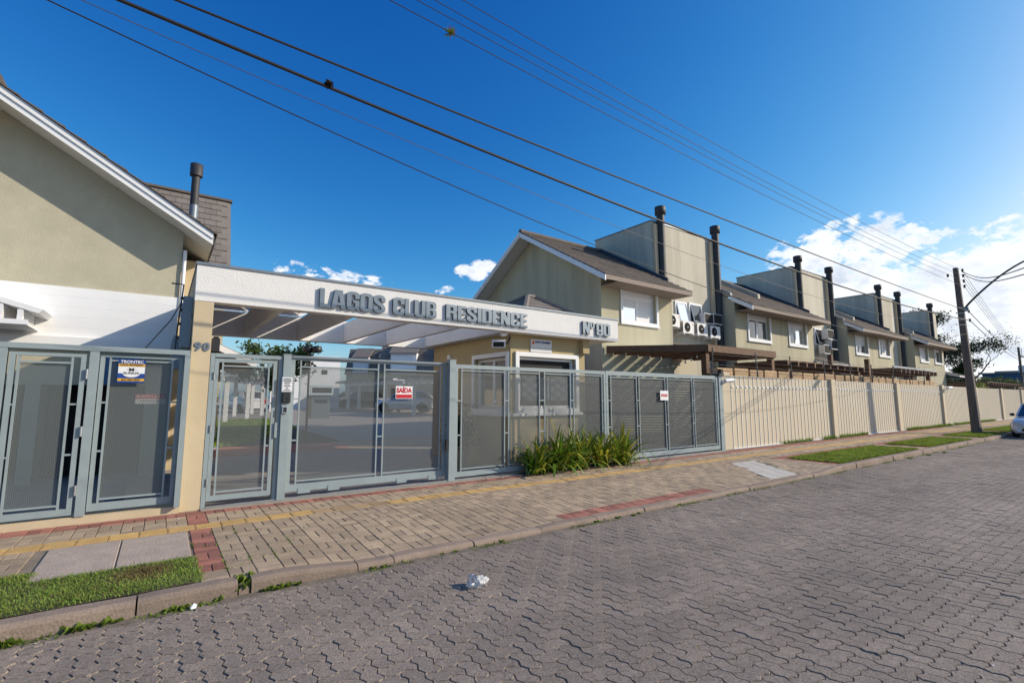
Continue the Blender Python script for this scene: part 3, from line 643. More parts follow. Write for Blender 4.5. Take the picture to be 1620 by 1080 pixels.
    if c == '9':
        i1 = rrect(s, w - s, .46, .84, ix, iy)
        o = [(s, .36), (s, .22)] + arc(s + ix, .16 + iy, ix, iy, 180, 270, 4) + arc(w - s - ix, .16 + iy, ix, iy, 270, 360, 4) + [(w - s, .36), (w - s - .06, .30)]
        return w, [[(0, .34), (0, .16)] + arc(rx, -.01 + ry, rx, ry, 180, 270) + arc(w - rx, -.01 + ry, rx, ry, 270, 360) + arc(w - rx, 1.01 - ry, rx, ry, 0, 90) + arc(rx, 1.01 - ry, rx, ry, 90, 180) + arc(rx - .02, .31 + ry, rx - .02, ry, 180, 270) + [(w - s, .31), (w - s, .22)] + arc(w - s - ix, .16 + iy, ix, iy, 360, 270, 4) + arc(s + ix, .16 + iy, ix, iy, 270, 180, 4) + [(s, .34)], i1]
    if c == 'S':
        t = s * .98; cl = [(w - t / 2, .64), (w - t / 2, .80)] + arc(w / 2, .80, w / 2 - t / 2, .12, 0, 180, 8)[1:] + [(t / 2, .70), (t / 2 + .06, .60), (w / 2, .50), (w - t / 2 - .05, .40), (w - t / 2, .29)] + arc(w / 2, .20, w / 2 - t / 2, .12, 0, -180, 8) + [(t / 2, .36)]
        return w, [thick(cl, t)]
    if c == 'o': return .34, [rrect(0, .34, .52, 1.0, .15, .13), rrect(.125, .215, .62, .90, .035, .04)]
    return .2, []
def letter_mesh(c, h, xs, dep):
    w, loops = glyph(c); cu = bpy.data.curves.new('letter', 'CURVE'); cu.dimensions = '2D'; cu.fill_mode = 'BOTH'; cu.extrude = dep / 2; cu.bevel_depth = .0
    for lp in loops:
        sp = cu.splines.new('POLY'); sp.points.add(len(lp) - 1); sp.use_cyclic_u = True
        for p, (x, y) in zip(sp.points, lp): p.co = (x * h * xs, y * h, 0, 1)
    o = bpy.data.objects.new('letter', cu); me = bpy.data.meshes.new_from_object(o); bpy.data.objects.remove(o)
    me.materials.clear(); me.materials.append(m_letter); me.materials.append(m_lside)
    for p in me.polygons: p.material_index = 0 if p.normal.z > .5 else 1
    return me, w * h * xs
def lettering(s, x0, x1, z0, h, Yf, dep, parent, stretch=None):
    gap = .035; tot = sum(glyph(c)[0] if c != ' ' else .3 for c in s) + gap * (len(s) - 1)
    xs = (x1 - x0) / (tot * h); x = x0
    for c in s:
        if c == ' ': x += (.3 + gap) * h * xs; continue
        me, w = letter_mesh(c, h, xs, dep)
        inst('letter', me, parent, (x, Yf - dep / 2, z0), (R(90), 0, 0)); x += w + gap * h * xs

# ------------------------------------------------------------------ portal
YF = 8.05
portal = thing('entrance_portal', 'white pergola entrance portal with steel name letters on its long beam', 'portal', (.42, YF + .1, 0))
mb = MB(); mb.box(.305, .535, YF + .006, YF + .24, -.05, 2.868); mb.build('post', m_cream, portal)
mb = MB(); mb.box(.30, 8.96, YF, YF + .22, 2.87, 3.385); mb.build('beam', m_white, portal)
mb = MB(); mb.box(.285, 8.975, YF - .018, YF + .235, 3.387, 3.425); mb.build('flashing', m_flash, portal)
mb = MB(); mb.box(.302, .53, YF + .245, 11.98, 2.72, 3.38); mb.build('side_beam', m_cream, portal)
mb = MB(); mb.box(.288, .545, YF + .24, 11.98, 3.382, 3.415); mb.build('side_flashing', m_flash, portal)
mb = MB(); mb.box(.536, 5.9, 11.99, 12.2, 2.84, 3.37); mb.build('rear_beam', m_white, portal)
for x in (1.49, 2.58, 3.63, 4.70):
    mb = MB(); mb.box(x - .09, x, YF + .222, 11.985, 2.862, 3.325); mb.build('cross_beam', m_white, portal)
for a, b in ((.56, 1.39), (1.51, 2.48)):
    mb = MB(); mb.add([(a - .02, YF + .3, 3.335), (b + .06, YF + .3, 3.335), (b + .06, 12.1, 3.395), (a - .02, 12.1, 3.395)], [(0, 1, 2, 3)]); mb.build('glass_roof_panel', m_glassr, portal)
# white ceiling slab over the booth with a tiled hip roof behind
mb = MB(); mb.box(5.72, 8.95, YF + .222, 12.4, 2.88, 3.2); mb.build('canopy_slab', m_white, portal)
lettering('LAGOS CLUB', 1.965, 4.035, 2.955, .305, YF - .004, .042, portal)
lettering('RESIDENCE', 4.235, 6.145, 2.965, .290, YF - .004, .042, portal)
lettering('No', 7.745, 8.12, 2.965, .295, YF - .004, .042, portal)
lettering('90', 8.18, 8.645, 2.96, .298, YF - .004, .042, portal)
for c, x in (('9', .345), ('0', .445)):
    me = text_mesh(c, .155, m_letter, .006, .006); inst('number', me, portal, (x + .035, YF - .004, 2.215), (R(90), 0, 0))
# black lamp on the post and side boxes
q = MB(); q.brick(-.05, .05, -.06, .06, 0, .2, .012); q.box(-.03, .03, -.055, .055, .2, .22)
o = inst('wall_lamp', q.mesh('wall_lamp', m_black), None, (.60, YF + .18, 2.17)); tag(o, 'black box lamp fixed to the side of the cream portal post', 'lamp')
mb = MB(); mb.box(.18, .295, 8.55, 8.85, 2.25, 3.0); mb.box(.165, .18, 8.58, 8.82, 2.35, 2.9)
mb.top('meter_box', m_pot, 'tall grey meter box on the portal side wall above the left gate', 'meter box', base=(.24, 8.7, 2.25))
mb = MB(); mb.box(.10, .295, 8.95, 9.35, 1.95, 2.45); mb.box(.085, .10, 9.0, 9.3, 2.0, 2.4)
mb.top('meter_box', m_pot, 'low grey meter box behind the conduit beside the portal side wall', 'meter box', base=(.2, 9.1, 1.95))
mb = MB(); pts = [(.12, 8.3, 2.1), (.13, 8.3, 2.5), (.155, 8.3, 2.9), (.165, 8.3, 3.12), (.02, 8.3, 3.12)]
mb.tube(pts, .012, 6); mb.tube([(-.25, 8.3, 2.12), (.05, 8.3, 2.6), (.15, 8.3, 2.85)], .008, 6)
for z in (2.35, 2.55, 2.75, 2.92): mb.lathe([(.018, -.02), (.024, 0), (.018, .02)], (.135 + (z - 2.3) * .04, 8.3, z), 8)
mb.top('electric_fence_post', m_black, 'black electric fence rod with insulators above the left gate', 'fence post', base=(.12, 8.3, 2.1))
# the low side wall that closes the left yard
mb = MB(); mb.box(.31, .52, YF + .25, 11.97, -.05, 2.715); mb.top('side_wall', m_cream, 'cream yard wall running back under the portal side beam', 'wall', base=(.42, 10, 0))

# ------------------------------------------------------------------ gates
def bar(x0, x1, z0, z1, Y, d, name, parent, m=None): q = MB(); q.box(x0, x1, Y - d / 2, Y + d / 2, z0, z1); return q.build(name, m or m_gate, parent)
def gate(name, label, x0, x1, z0, z1, Y, cols, fr=.05, bot=.10, toprail=.05, mm=None, fd=.05, th=.022, gapw=.085, ends=(True, True), group=None, inset=.11):
    g = thing(name, label, 'gate', ((x0 + x1) / 2, Y, z0), group=group)
    bar(x0, x0 + fr, z0, z1, Y, fd, 'frame_stile', g); bar(x1 - fr, x1, z0, z1, Y, fd, 'frame_stile', g)
    bar(x0 + fr, x1 - fr, z1 - toprail, z1, Y, fd - .002, 'frame_rail', g); bar(x0 + fr, x1 - fr, z0, z0 + bot, Y, fd - .002, 'frame_rail', g)
    zi0, zi1 = z0 + bot, z1 - toprail; za, zb = zi0 + .055, zi1 - inset
    for (a, b) in cols:
        for x in (a, b): bar(x - th / 2, x + th / 2, zi0, zi1, Y - .004, .03, 'bar', g)
        bar(a + th / 2, b - th / 2, za - th, za, Y - .004, .028, 'mesh_rail', g); bar(a + th / 2, b - th / 2, zb, zb + th, Y - .004, .028, 'mesh_rail', g)
        q = MB(); q.add([(a + th / 2, Y + .012, za), (b - th / 2, Y + .012, za), (b - th / 2, Y + .012, zb), (a + th / 2, Y + .012, zb)], [(0, 1, 2, 3)]); q.build('mesh_panel', mm or m_mesh2, g)
    edges = [x0 + fr] + [e for c in cols for e in c] + [x1 - fr]
    for i in range(0, len(edges), 2):
        a, b = edges[i], edges[i + 1]; a += 0 if i == 0 else th / 2; b -= 0 if i == len(edges) - 2 else th / 2
        for k in (1, 2):
            z = zi0 + (zi1 - zi0) * k / 3 + .03; bar(a, b, z - .011, z + .011, Y - .004, .026, 'spacer', g)
    return g
YG = 8.1
# left yard gate (swing leaf, post and fixed panel) on a cream footing
mb = MB(); mb.box(-4.2, .30, 7.97, 8.25, -.06, .085); mb.top('gate_footing', m_cream, 'cream rendered footing beneath the left yard gate', 'footing', base=(-1, 8.1, 0))
lg = gate('yard_gate', 'blue grey mesh swing leaf of the left yard gate', -1.455, -.775, .115, 2.045, 8.0, [(-1.375, -.905)], fr=.05, bot=.075, mm=m_mesh, toprail=.04, inset=.085)
pf = thing('gate_portal', 'blue grey top rail and posts framing the left yard gate', 'gate frame', (-.7, 8.0, .085))
bar(-.745, -.655, .088, 2.085, 8.0, .09, 'post', pf); bar(-1.56, -1.475, .088, 2.085, 8.0, .09, 'post', pf); bar(-4.2, .295, 2.087, 2.15, 8.0, .10, 'top_rail', pf)
bar(.235, .297, .088, 2.085, 8.01, .26, 'post', pf)
rg = gate('sliding_yard_gate', 'blue grey sliding mesh panel carrying the blue alarm plate', -.645, .225, .13, 2.05, 8.03, [(-.545, .105)], fr=.045, bot=.09, mm=m_mesh, toprail=.03, inset=.05)
lg2 = gate('yard_gate', 'blue grey mesh leaf left of the yard gate post', -2.3, -1.57, .115, 2.045, 8.0, [(-2.2, -1.68)], fr=.05, bot=.075, mm=m_mesh, toprail=.04, inset=.085)
# pedestrian gate in its frame
pg = gate('pedestrian_gate', 'narrow blue grey mesh pedestrian gate beside the cream numbered post', .60, 1.41, .09, 2.07, YG, [(.70, 1.30)], fr=.05, bot=.07, toprail=.055, inset=.06, mm=m_mesh2)
for z_ in (.35, 1.08, 1.82): q = MB(); q.tube([(.5975, 8.048, z_ - .05), (.5975, 8.048, z_ + .05)], .013, 8); q.build('hinge', m_steel, pg)
for z_ in (.4, 1.1, 1.8): q = MB(); q.tube([(-.76, 7.955, z_ - .06), (-.76, 7.955, z_ + .06)], .014, 8); q.build('hinge', m_steel, lg)
q = MB(); q.box(1.415, 1.45, 8.05, 8.09, .92, 1.14); q.build('lock_plate', m_gate, pg)
fr_ = thing('gate_portal', 'blue grey door frame around the pedestrian gate', 'gate frame', (1.0, YG, 0))
bar(.542, .595, .0, 2.14, YG, .09, 'frame_stile', fr_); bar(.597, 1.48, 2.085, 2.14, YG, .09, 'frame_rail', fr_)
q = MB(); q.box(1.43, 1.488, YG - .03, YG + .20, 0, 2.083); q.build('frame_stile', m_gate, fr_)
pA = thing('gate_post', 'blue grey square steel post carrying the intercom and notice plate', 'post', (1.545, YG, 0))
bar(1.49, 1.60, 0, 2.165, YG - .01, .12, 'shaft', pA); bar(1.485, 1.605, 2.165, 2.175, YG - .01, .13, 'cap', pA)
# things on that post
nt_ = thing('notice_plate', 'small white notice plate with lines of black text on the gate post', 'notice', (1.545, 8.02, 1.72))
q = MB(); q.box(1.475, 1.625, 8.012, 8.026, 1.60, 1.82); q.build('plate', m_pinkw, nt_); q = MB(); q.box(1.484, 1.616, 8.008, 8.0125, 1.61, 1.81, 0); q.build('face', m_signw, nt_)
for i, (wl, z) in enumerate(((.1, 1.792), (.105, 1.765), (.085, 1.738), (.07, 1.711), (.095, 1.684), (.03, 1.657), (.085, 1.630))):
    q = MB(); q.box(1.55 - wl / 2, 1.55 + wl / 2, 8.0055, 8.0085, z - .006, z + .006); q.build('text_line', m_black, nt_)
ic = thing('intercom', 'black intercom with camera lens below the notice plate', 'intercom', (1.54, 8.02, 1.5))
q = MB(); q.brick(-.06, .06, -.075, .075, 0, .05, .012); o = inst('body', q.mesh('body', m_black), ic, (1.545, 8.03, 1.51), (R(90), 0, 0)); q = MB(); q.lathe([(.018, -.004), (.02, .002), (.016, .006)], (1.56, 7.978, 1.50), 12, ax='y'); q.build('lens', m_dark, ic)
ac_ = thing('access_reader', 'grey access reader with dark keypad on the gate post', 'reader', (1.54, 8.02, 1.33))
q = MB(); q.box(1.50, 1.575, 8.0, 8.028, 1.28, 1.385); q.build('body', m_pot, ac_); q = MB(); q.box(1.515, 1.56, 7.996, 8.001, 1.295, 1.37); q.build('keypad', m_black, ac_)
# sliding exit gate
eg = gate('exit_gate', 'wide blue grey sliding mesh gate with the red SAÍDA sign', 1.625, 4.335, .085, 2.125, 8.19, [(1.77, 3.03), (3.14, 4.22)], fr=.06, bot=.11, toprail=.03, fd=.05)
q = MB(); q.box(1.63, 4.33, 8.13, 8.26, 2.128, 2.165); q.build('guide_rail', m_flash, eg)
for x in (1.9, 2.35, 3.5, 4.1): q = MB(); q.box(x - .09, x + .09, 8.158, 8.163, .05, .13); q.build('roller_cover', m_gate, eg)
pB = thing('gate_post', 'blue grey square steel post between the exit gate and the fixed fence', 'post', (4.41, YG, 0))
bar(4.345, 4.475, 0, 2.215, YG, .14, 'shaft', pB); bar(4.34, 4.48, 2.215, 2.225, YG, .15, 'cap', pB)
q = MB(); q.box(4.30, 4.343, 8.04, 8.09, .55, .75); q.build('lock', m_black, pB)
# letter slot through the exit gate
lb = thing('letter_box', 'grey letter box with two dark slots behind the exit gate mesh', 'letter box', (2.1, 8.3, 1.2))
q = MB(); q.box(1.97, 2.255, 8.235, 8.45, 1.18, 1.55); q.build('body', m_pot, lb)
q = MB(); q.box(1.935, 2.29, 8.20, 8.225, 1.675, 1.71); q.box(1.935, 2.29, 8.20, 8.225, 1.555, 1.585); q.box(1.935, 1.96, 8.20, 8.225, 1.585, 1.675); q.box(2.265, 2.29, 8.20, 8.225, 1.585, 1.675); q.build('slot_frame', m_gate, lb)
q = MB(); q.box(1.962, 2.263, 8.212, 8.30, 1.587, 1.673); q.build('slot', m_dark, lb); q = MB(); q.box(2.02, 2.21, 8.228, 8.236, 1.43, 1.475); q.build('lower_slot', m_dark, lb)
# fixed fence in front of the booth and the entrance gate
ff = gate('fixed_fence', 'blue grey fixed mesh fence with four bays in front of the booth', 4.485, 8.515, .06, 2.14, YG, [(4.63, 5.62), (5.72, 6.52), (6.66, 7.40), (7.50, 8.40)], fr=.06, bot=.09, toprail=.075, inset=.05); ff['category'] = 'fence'
ng = gate('entry_gate', 'blue grey four bay sliding mesh gate beside the beige slatted wall', 8.53, 13.18, .06, 2.15, YG, [(8.70, 9.62), (9.72, 10.75), (10.85, 11.93), (12.02, 13.05)], fr=.07, bot=.11, toprail=.10, inset=.06)
gp = thing('gate_post', 'blue grey end post of the entrance gate against the beige wall', 'post', (13.35, YG, 0))
bar(13.21, 13.40, 0, 2.16, YG - .0, .10, 'shaft', gp); q = MB(); q.box(13.17, 13.42, 8.0, 8.2, 2.16, 2.22); q.box(13.30, 13.42, 8.02, 8.14, 2.22, 2.36); q.build('roller_head', m_black, gp)
# signs on gates
al = thing('alarm_sign', 'blue yellow and white alarm company plate on the left yard gate', 'sign', (-.32, 7.99, 1.85))
sx0, sx1, sz0, sz1 = -.465, -.185, 1.70, 1.995; sy = 7.985
def pl(x0, x1, z0, z1, m, nm, k): q = MB(); q.box(x0, x1, sy - .0012 * k - .0008, sy - .0012 * k + .004, z0, z1); return q.build(nm, m, al)
pl(sx0, sx1, sz0, sz1, m_blue, 'plate', 0); pl(sx0 + .004, sx1 - .004, sz1 - .085, sz1 - .052, m_yellow, 'upper_stripe', 1); pl(sx0 + .004, sx1 - .004, sz0 + .022, sz0 + .055, m_yellow, 'lower_stripe', 1); pl(sx0 + .004, sx1 - .004, sz1 - .175, sz1 - .087, m_signw, 'white_field', 1)
q = MB(); n_ = 20; q.add([(-.325 + .088 * math.cos(R(180 + 180 * i / n_)), sy - .0022, sz1 - .1755 + .048 * math.sin(R(180 + 180 * i / n_))) for i in range(n_ + 1)], [tuple(range(n_ + 1))]); q.build('white_arc', m_signw, al)
text_on('TRONTEC', .05, m_signw, -.325, sy - .003, sz1 - .026, al, .0012, 1.02); text_on('LOCAL PROTEGIDO', .026, m_black, -.325, sy - .004, sz1 - .068, al, .0006, 1.0)
text_on('BUNKER', .042, m_black, -.325, sy - .004, sz1 - .172, al, 0, 1.0); text_on('(51) 3061-0527', .028, m_black, -.325, sy - .004, sz0 + .038, al, .0006, 1.1)
q = MB(); c = (-.325, sz1 - .125)
for a, b, z0, z1 in ((-.026, .026, -.012, .012), (-.026, -.012, .012, .022), (.012, .026, .012, .022), (-.024, -.008, -.024, -.012), (.008, .024, -.024, -.012), (-.05, -.03, -.002, .002), (.03, .05, -.002, .002)): q.box(c[0] + a, c[0] + b, sy - .0045, sy - .003, c[1] + z0, c[1] + z1)
q.build('emblem', m_black, al)
pn = thing('prohibition_sign', 'small red and white prohibition notice fixed behind the left gate mesh', 'sign', (-.15, 8.06, 1.5))
q = MB(); q.box(-.265, .055, 8.062, 8.068, 1.50, 1.555); q.build('red_plate', m_redp, pn); q = MB(); q.box(-.265, .055, 8.062, 8.068, 1.43, 1.498); q.build('white_plate', m_pinkw, pn)
text_on('PROIBIDO COLOCAR', .036, m_signw, -.105, 8.060, 1.527, pn, .0008, .86); text_on('PONTOS DE LIXO', .03, m_dark, -.105, 8.060, 1.465, pn, 0, .9)
sg = thing('exit_sign', 'white and red SAÍDA sign on the exit gate', 'sign', (3.5, 8.16, 1.6))
q = MB(); q.box(3.345, 3.66, 8.155, 8.161, 1.495, 1.715); q.build('plate', m_signw, sg); q = MB(); q.box(3.355, 3.65, 8.152, 8.1545, 1.505, 1.57); q.build('red_field', m_redp, sg)
text_on('SAÍDA', .118, m_redp, 3.502, 8.1525, 1.638, sg, .0045, .86)
sg = thing('entry_sign', 'small white sign with red lettering on the entrance gate', 'sign', (10.66, 8.06, 1.58))
q = MB(); q.box(10.50, 10.83, 8.05, 8.056, 1.455, 1.70); q.build('plate', m_signw, sg); text_on('ENTRADA', .10, m_redp, 10.665, 8.0485, 1.575, sg, .004, .58)

# ------------------------------------------------------------------ booth
YB = 8.40; BX0, BX1 = 5.99, 8.16
booth = thing('guard_booth', 'ochre guard booth with white framed windows under the portal', 'booth', (7, 9.5, 0))
mb = MB(); wall_open(mb, BX0, BX1, -.05, 2.878, YB, .16, [(6.20, 7.83, 1.28, 2.40)])
wall_open(mb, YB, 12.0, -.05, 2.878, BX0, .16, [(8.52, 9.82, 1.27, 2.40)], ax='x')
mb.add([(BX1, YB, -.05), (BX1, 12, -.05), (BX1, 12, 2.878), (BX1, YB, 2.878)], [(0, 1, 2, 3)]); mb.add([(BX0, 12, -.05), (BX1, 12, -.05), (BX1, 12, 2.878), (BX0, 12, 2.878)], [(0, 1, 2, 3)])
mb.build('wall', m_booth, booth, recalc=False)
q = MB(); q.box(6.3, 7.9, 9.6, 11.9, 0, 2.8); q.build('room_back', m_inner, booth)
q = MB(); q.box(8.0, 8.20, YB - .13, YB - .003, 2.55, 2.866); q.build('beam_stub', m_booth, booth)
def frame_xz(x0, x1, z0, z1, Y, w, d, name, parent, m, ax='y'):
    o_ = []
    for a, b, c, e in ((x0, x0 + w, z0, z1), (x1 - w, x1, z0, z1), (x0 + w, x1 - w, z1 - w, z1), (x0 + w, x1 - w, z0, z0 + w)):
        o_.append((a, b, c, e))
    q = MB()
    for a, b, c, e in o_:
        if ax == 'y': q.box(a, b, Y - d, Y, c, e)
        else: q.box(Y - d, Y, a, b, c, e)
    return q.build(name, m, parent)
frame_xz(6.10, 7.93, 1.19, 2.50, YB - .002, .095, .045, 'window_surround', booth, m_trim)
q = MB(); q.box(6.0, 8.0, YB - .085, YB - .003, 1.13, 1.188); q.build('window_sill', m_trim, booth)
w_ = frame_xz(6.20, 7.83, 1.28, 2.40, YB + .12, .06, .05, 'window', booth, m_sill); q = MB(); q.add([(6.26, YB + .1, 1.34), (7.77, YB + .1, 1.34), (7.77, YB + .1, 1.98), (6.26, YB + .1, 1.98)], [(0, 1, 2, 3)]); q.build('pane', m_glass, w_)
q = MB(); q.box(6.26, 7.77, YB + .13, YB + .14, 1.99, 2.34); q.build('dark_transom', m_dark, w_)
frame_xz(8.43, 9.92, 1.18, 2.50, BX0 - .002, .095, .045, 'window_surround', booth, m_trim, 'x')
q = MB(); q.box(BX0 - .085, BX0 - .003, 8.36, 9.98, 1.12, 1.178); q.build('window_sill', m_trim, booth)
w_ = frame_xz(8.52, 9.82, 1.27, 2.40, BX0 + .13, .07, .05, 'window', booth, m_sill, 'x')
q = MB(); q.box(BX0 + .085, BX0 + .128, 9.13, 9.2, 1.34, 2.33); q.build('mullion', m_sill, w_); q = MB(); q.add([(BX0 + .11, 8.59, 1.34), (BX0 + .11, 9.75, 1.34), (BX0 + .11, 9.75, 2.33), (BX0 + .11, 8.59, 2.33)], [(0, 1, 2, 3)]); q.build('pane', m_glass, w_)
q = MB(); q.box(BX0 + .14, BX0 + .15, 8.59, 9.75, 2.05, 2.34); q.build('blind', m_shutter, w_)
mb = MB(); mb.box(BX0 - .06, BX0 - .002, 11.0, 11.12, 1.95, 2.6); mb.top('wall_light', m_trim, 'slim white wall light on the side of the guard booth', 'lamp', base=(5.9, 11, 2))
# hip roof over the booth
hip = thing('booth_roof', 'small brown hipped tile roof behind the portal beam', 'roof', (8.3, 10.5, 3.2))
ap = Vector((7.95, 10.35, 4.23)); hz = 3.3
cor = [Vector((6.6, 8.75, hz)), Vector((9.25, 8.75, hz)), Vector((9.25, 12.0, hz)), Vector((6.3, 12.0, hz))]; ap2 = Vector((8.2, 10.35, 4.23))
def tile_slope(mb, a, b, c, d, pitch=.3, tw=.3, th=.022, jitter=.004):
    """tiles over the quad a-b (eave) to d-c (top)"""
    n = max(1, int((d - a).length / pitch))
    for i in range(n):
        t0, t1 = i / n, min(1.0, (i + 1.12) / n)
        p0, p1 = a.lerp(d, t0), b.lerp(c, t0); p2, p3 = b.lerp(c, t1), a.lerp(d, t1)
        nn = (p1 - p0).cross(p3 - p0); 
        if nn.length < 1e-6: continue
        nn.normalize()
        if nn.z < 0: nn = -nn
        m = max(1, int(round((p1 - p0).length / tw)))
        for k in range(m):
            g_ = .006
            sh = (.5 if i % 2 else 0)
            u0, u1 = max(0., (k - sh) / m), min(1., (k + 1 - sh) / m)
            if k == m - 1 and sh: pass
            A = p0.lerp(p1, u0) ; B = p0.lerp(p1, u1); Cc = p3.lerp(p2, u1); Dd = p3.lerp(p2, u0)
            e = (B - A); 
            if e.length < .02: continue
            e = e.normalized() * g_ * .5
            lift = nn * (th + rnd.uniform(0, jitter)); low = nn * .004
            mb.add([A + e, B - e, Cc - e, Dd + e, A + e + lift, B - e + lift, Cc - e + low, Dd + e + low], [(4, 5, 6, 7), (0, 1, 5, 4), (1, 2, 6, 5), (3, 0, 4, 7)])
        if sh:
            A = p0.lerp(p1, (m - .5) / m); B = p1; Cc = p2; Dd = p3.lerp(p2, (m - .5) / m); lift = nn * th; low = nn * .004
            mb.add([A, B, Cc, Dd, A + lift, B + lift, Cc + low, Dd + low], [(4, 5, 6, 7), (0, 1, 5, 4), (1, 2, 6, 5), (3, 0, 4, 7)])
mb = MB(); tile_slope(mb, cor[0], cor[1], ap2, ap); tile_slope(mb, cor[3], cor[0], ap, ap); tile_slope(mb, cor[1], cor[2], ap2, ap2); tile_slope(mb, cor[2], cor[3], ap, ap2)
o = mb.build('tiles', m_tile2, hip); o['kind'] = 'stuff'
mb = MB()
for a, b in ((cor[0], ap), (cor[3], ap), (cor[1], ap2), (cor[2], ap2), (ap, ap2)):
    q = MB(); a2, b2 = a + Vector((0, 0, .03)), b + Vector((0, 0, .03)); q.tube([a2, b2], .07, 6, sm=False); q.build('ridge_cap', m_tile2, hip)
q = MB(); q.box(6.5, 9.15, 8.85, 11.9, 3.21, 3.29); q.build('eave_board', m_trim, hip)
# flood light, camera, name plate
fl = thing('flood_light', 'square white flood light on the booth corner below the portal beam', 'flood light', (5.75, 8.3, 2.6))
q = MB(); M_ = Matrix.Translation((5.62, 8.3, 2.63)) @ Matrix.Rotation(R(-35), 4, 'Z') @ Matrix.Rotation(R(18), 4, 'X')
for nm, bxs, m_ in (('housing', (-.14, .14, -.09, .06, -.07, .07), m_trim), ('lens', (-.11, .11, -.096, -.089, -.05, .05), m_dark)):
    q = MB(); q.box(*bxs); q.v = [tuple(M_ @ Vector(p)) for p in q.v]; q.build(nm, m_, fl)
q = MB(); q.tube([(5.72, 8.34, 2.63), (5.9, 8.38, 2.66), (5.98, 8.4, 2.80)], .02, 6); q.build('bracket', m_black, fl)
cm = thing('security_camera', 'white bullet camera hanging under the portal beam near the booth', 'camera', (5.75, 8.3, 2.8))
q = MB(); q.tube([(5.62, 8.2, 2.80), (5.78, 8.26, 2.83)], .035, 10); q.build('body', m_trim, cm); q = MB(); q.tube([(5.78, 8.26, 2.83), (5.84, 8.27, 2.869)], .015, 6); q.build('mount', m_trim, cm)
ns = thing('name_plate', 'white plate with orange sail emblem and blue NOVA IPANEMA lettering on the booth', 'sign', (6.75, 8.37, 2.6))
q = MB(); q.box(6.52, 7.12, YB - .02, YB - .004, 2.515, 2.80); q.build('plate', m_pinkw, ns); q = MB(); q.box(6.53, 7.11, YB - .026, YB - .021, 2.645, 2.79); q.build('white_field', m_signw, ns)
text_on('NOVA IPANEMA', .075, m_blue, 6.86, YB - .03, 2.735, ns, .003, .83); q = MB(); q.add([(6.545, YB - .028, 2.68), (6.625, YB - .028, 2.68), (6.60, YB - .028, 2.785), (6.57, YB - .028, 2.76), (6.555, YB - .028, 2.72)], [(0, 1, 2, 3, 4)]); q.build('sail_emblem', m_orange, ns)
q = MB(); q.box(6.65, 7.05, YB - .029, YB - .027, 2.668, 2.676); q.build('tagline', m_pot, ns)
# ------------------------------------------------------------------ left house
YH = 12.0; RX = -2.65; SL = .607
lh = thing('gable_house', 'cream gabled house with a white band and wide white eaves above the left gate', 'house', (-2.6, 13, 0))
mb = MB(); wz = 4.92; az = wz + (.17 - RX) * SL
pts = [(.17, -.05), (.17, wz), (RX, az), (2 * RX - .17, wz), (2 * RX - .17, -.05)]
q = MB(); q.add([(x, YH, z) for x, z in [(.17, 3.552), (.17, wz), (RX, az), (2 * RX - .17, wz), (2 * RX - .17, 3.552)]], [(0, 1, 2, 3, 4)])
wall_open(q, 2 * RX - .17, .17, -.05, 2.57, YH, .8, [(-3.4, -1.95, 0, 1.75), (-1.75, -.25, 0, 1.75)])
q.add([(.17, YH, -.05), (.17, 20, -.05), (.17, 20, wz), (.17, YH, wz)], [(0, 1, 2, 3)]); q.add([(2 * RX - .17, YH, -.05), (2 * RX - .17, 20, -.05), (2 * RX - .17, 20, wz), (2 * RX - .17, YH, wz)], [(0, 1, 2, 3)])
q.build('wall', m_lstucco, lh, recalc=False)
q = MB(); q.box(-3.5, -.2, YH + .79, YH + .85, -.02, 2.0); q.build('recess_shade', m_dark, lh)  # near-black panel: the shade behind the yard gate is painted in
q = MB(); q.box(2 * RX - .17, .175, YH - .03, YH + .1, 2.62, 3.55); q.build('white_band', m_band, lh)
for k in range(4): q = MB(); q.box(2 * RX - .17, .1755, YH - .0308, YH - .029, 2.80 + k * .19, 2.8035 + k * .19); q.build('band_joint', m_pinkw, lh)
q = MB(); q.box(2 * RX - .17, .10, YH - .10, YH + .1, 2.40, 2.618); q.build('band_ledge', m_trim, lh)
# roof
ex = .66; ez = 4.63
def rp(x, dz): return (x, ez + (ex - x) * SL + dz) if x > RX else (x, ez + (ex - RX) * SL - (RX - x) * SL + dz)
q = MB(); q.prism([rp(ex, 0), rp(RX, 0), rp(RX, .03), rp(ex, .03)], 'y', 11.42, 20); q.prism([rp(RX, 0), rp(2 * RX - ex, 0), rp(2 * RX - ex, .03), rp(RX, .03)], 'y', 11.42, 20); q.build('soffit', m_soffit, lh)
for (y0, y1, d0, d1, nm) in ((11.40, 11.419, -.012, .10, 'verge_board'), (11.375, 11.42, .102, .215, 'upper_verge_board')):
    for (xa, xb) in ((ex, RX), (RX, 2 * RX - ex)):
        q = MB(); q.prism([rp(xa, d0), rp(xb, d0), rp(xb, d1), rp(xa, d1)], 'y', y0, y1); q.build(nm, m_trim, lh)
q = MB(); q.box(ex, ex + .03, 11.41, 20, ez - .03, ez + .17); q.build('eave_board', m_flue, lh)
roofo = None
A, B = Vector((ex + .06, 11.34, ez + .19)), Vector((ex + .06, 20, ez + .19)); C_, D_ = Vector((RX, 20, rp(RX, .225)[1])), Vector((RX, 11.34, rp(RX, .225)[1]))
q = MB(); tile_slope(q, A, B, C_, D_, .34, .33, .035); A2, B2 = Vector((2 * RX - ex - .06, 20, ez + .19)), Vector((2 * RX - ex - .06, 11.34, ez + .19)); tile_slope(q, A2, B2, D_, C_, .34, .33, .035)
roofo = q.build('roof', m_tile, lh); roofo['kind'] = 'stuff'
q = MB(); q.tube([(RX, 11.33, rp(RX, .26)[1]), (RX, 20, rp(RX, .26)[1])], .11, 8); q.build('ridge_cap', m_tile, lh)
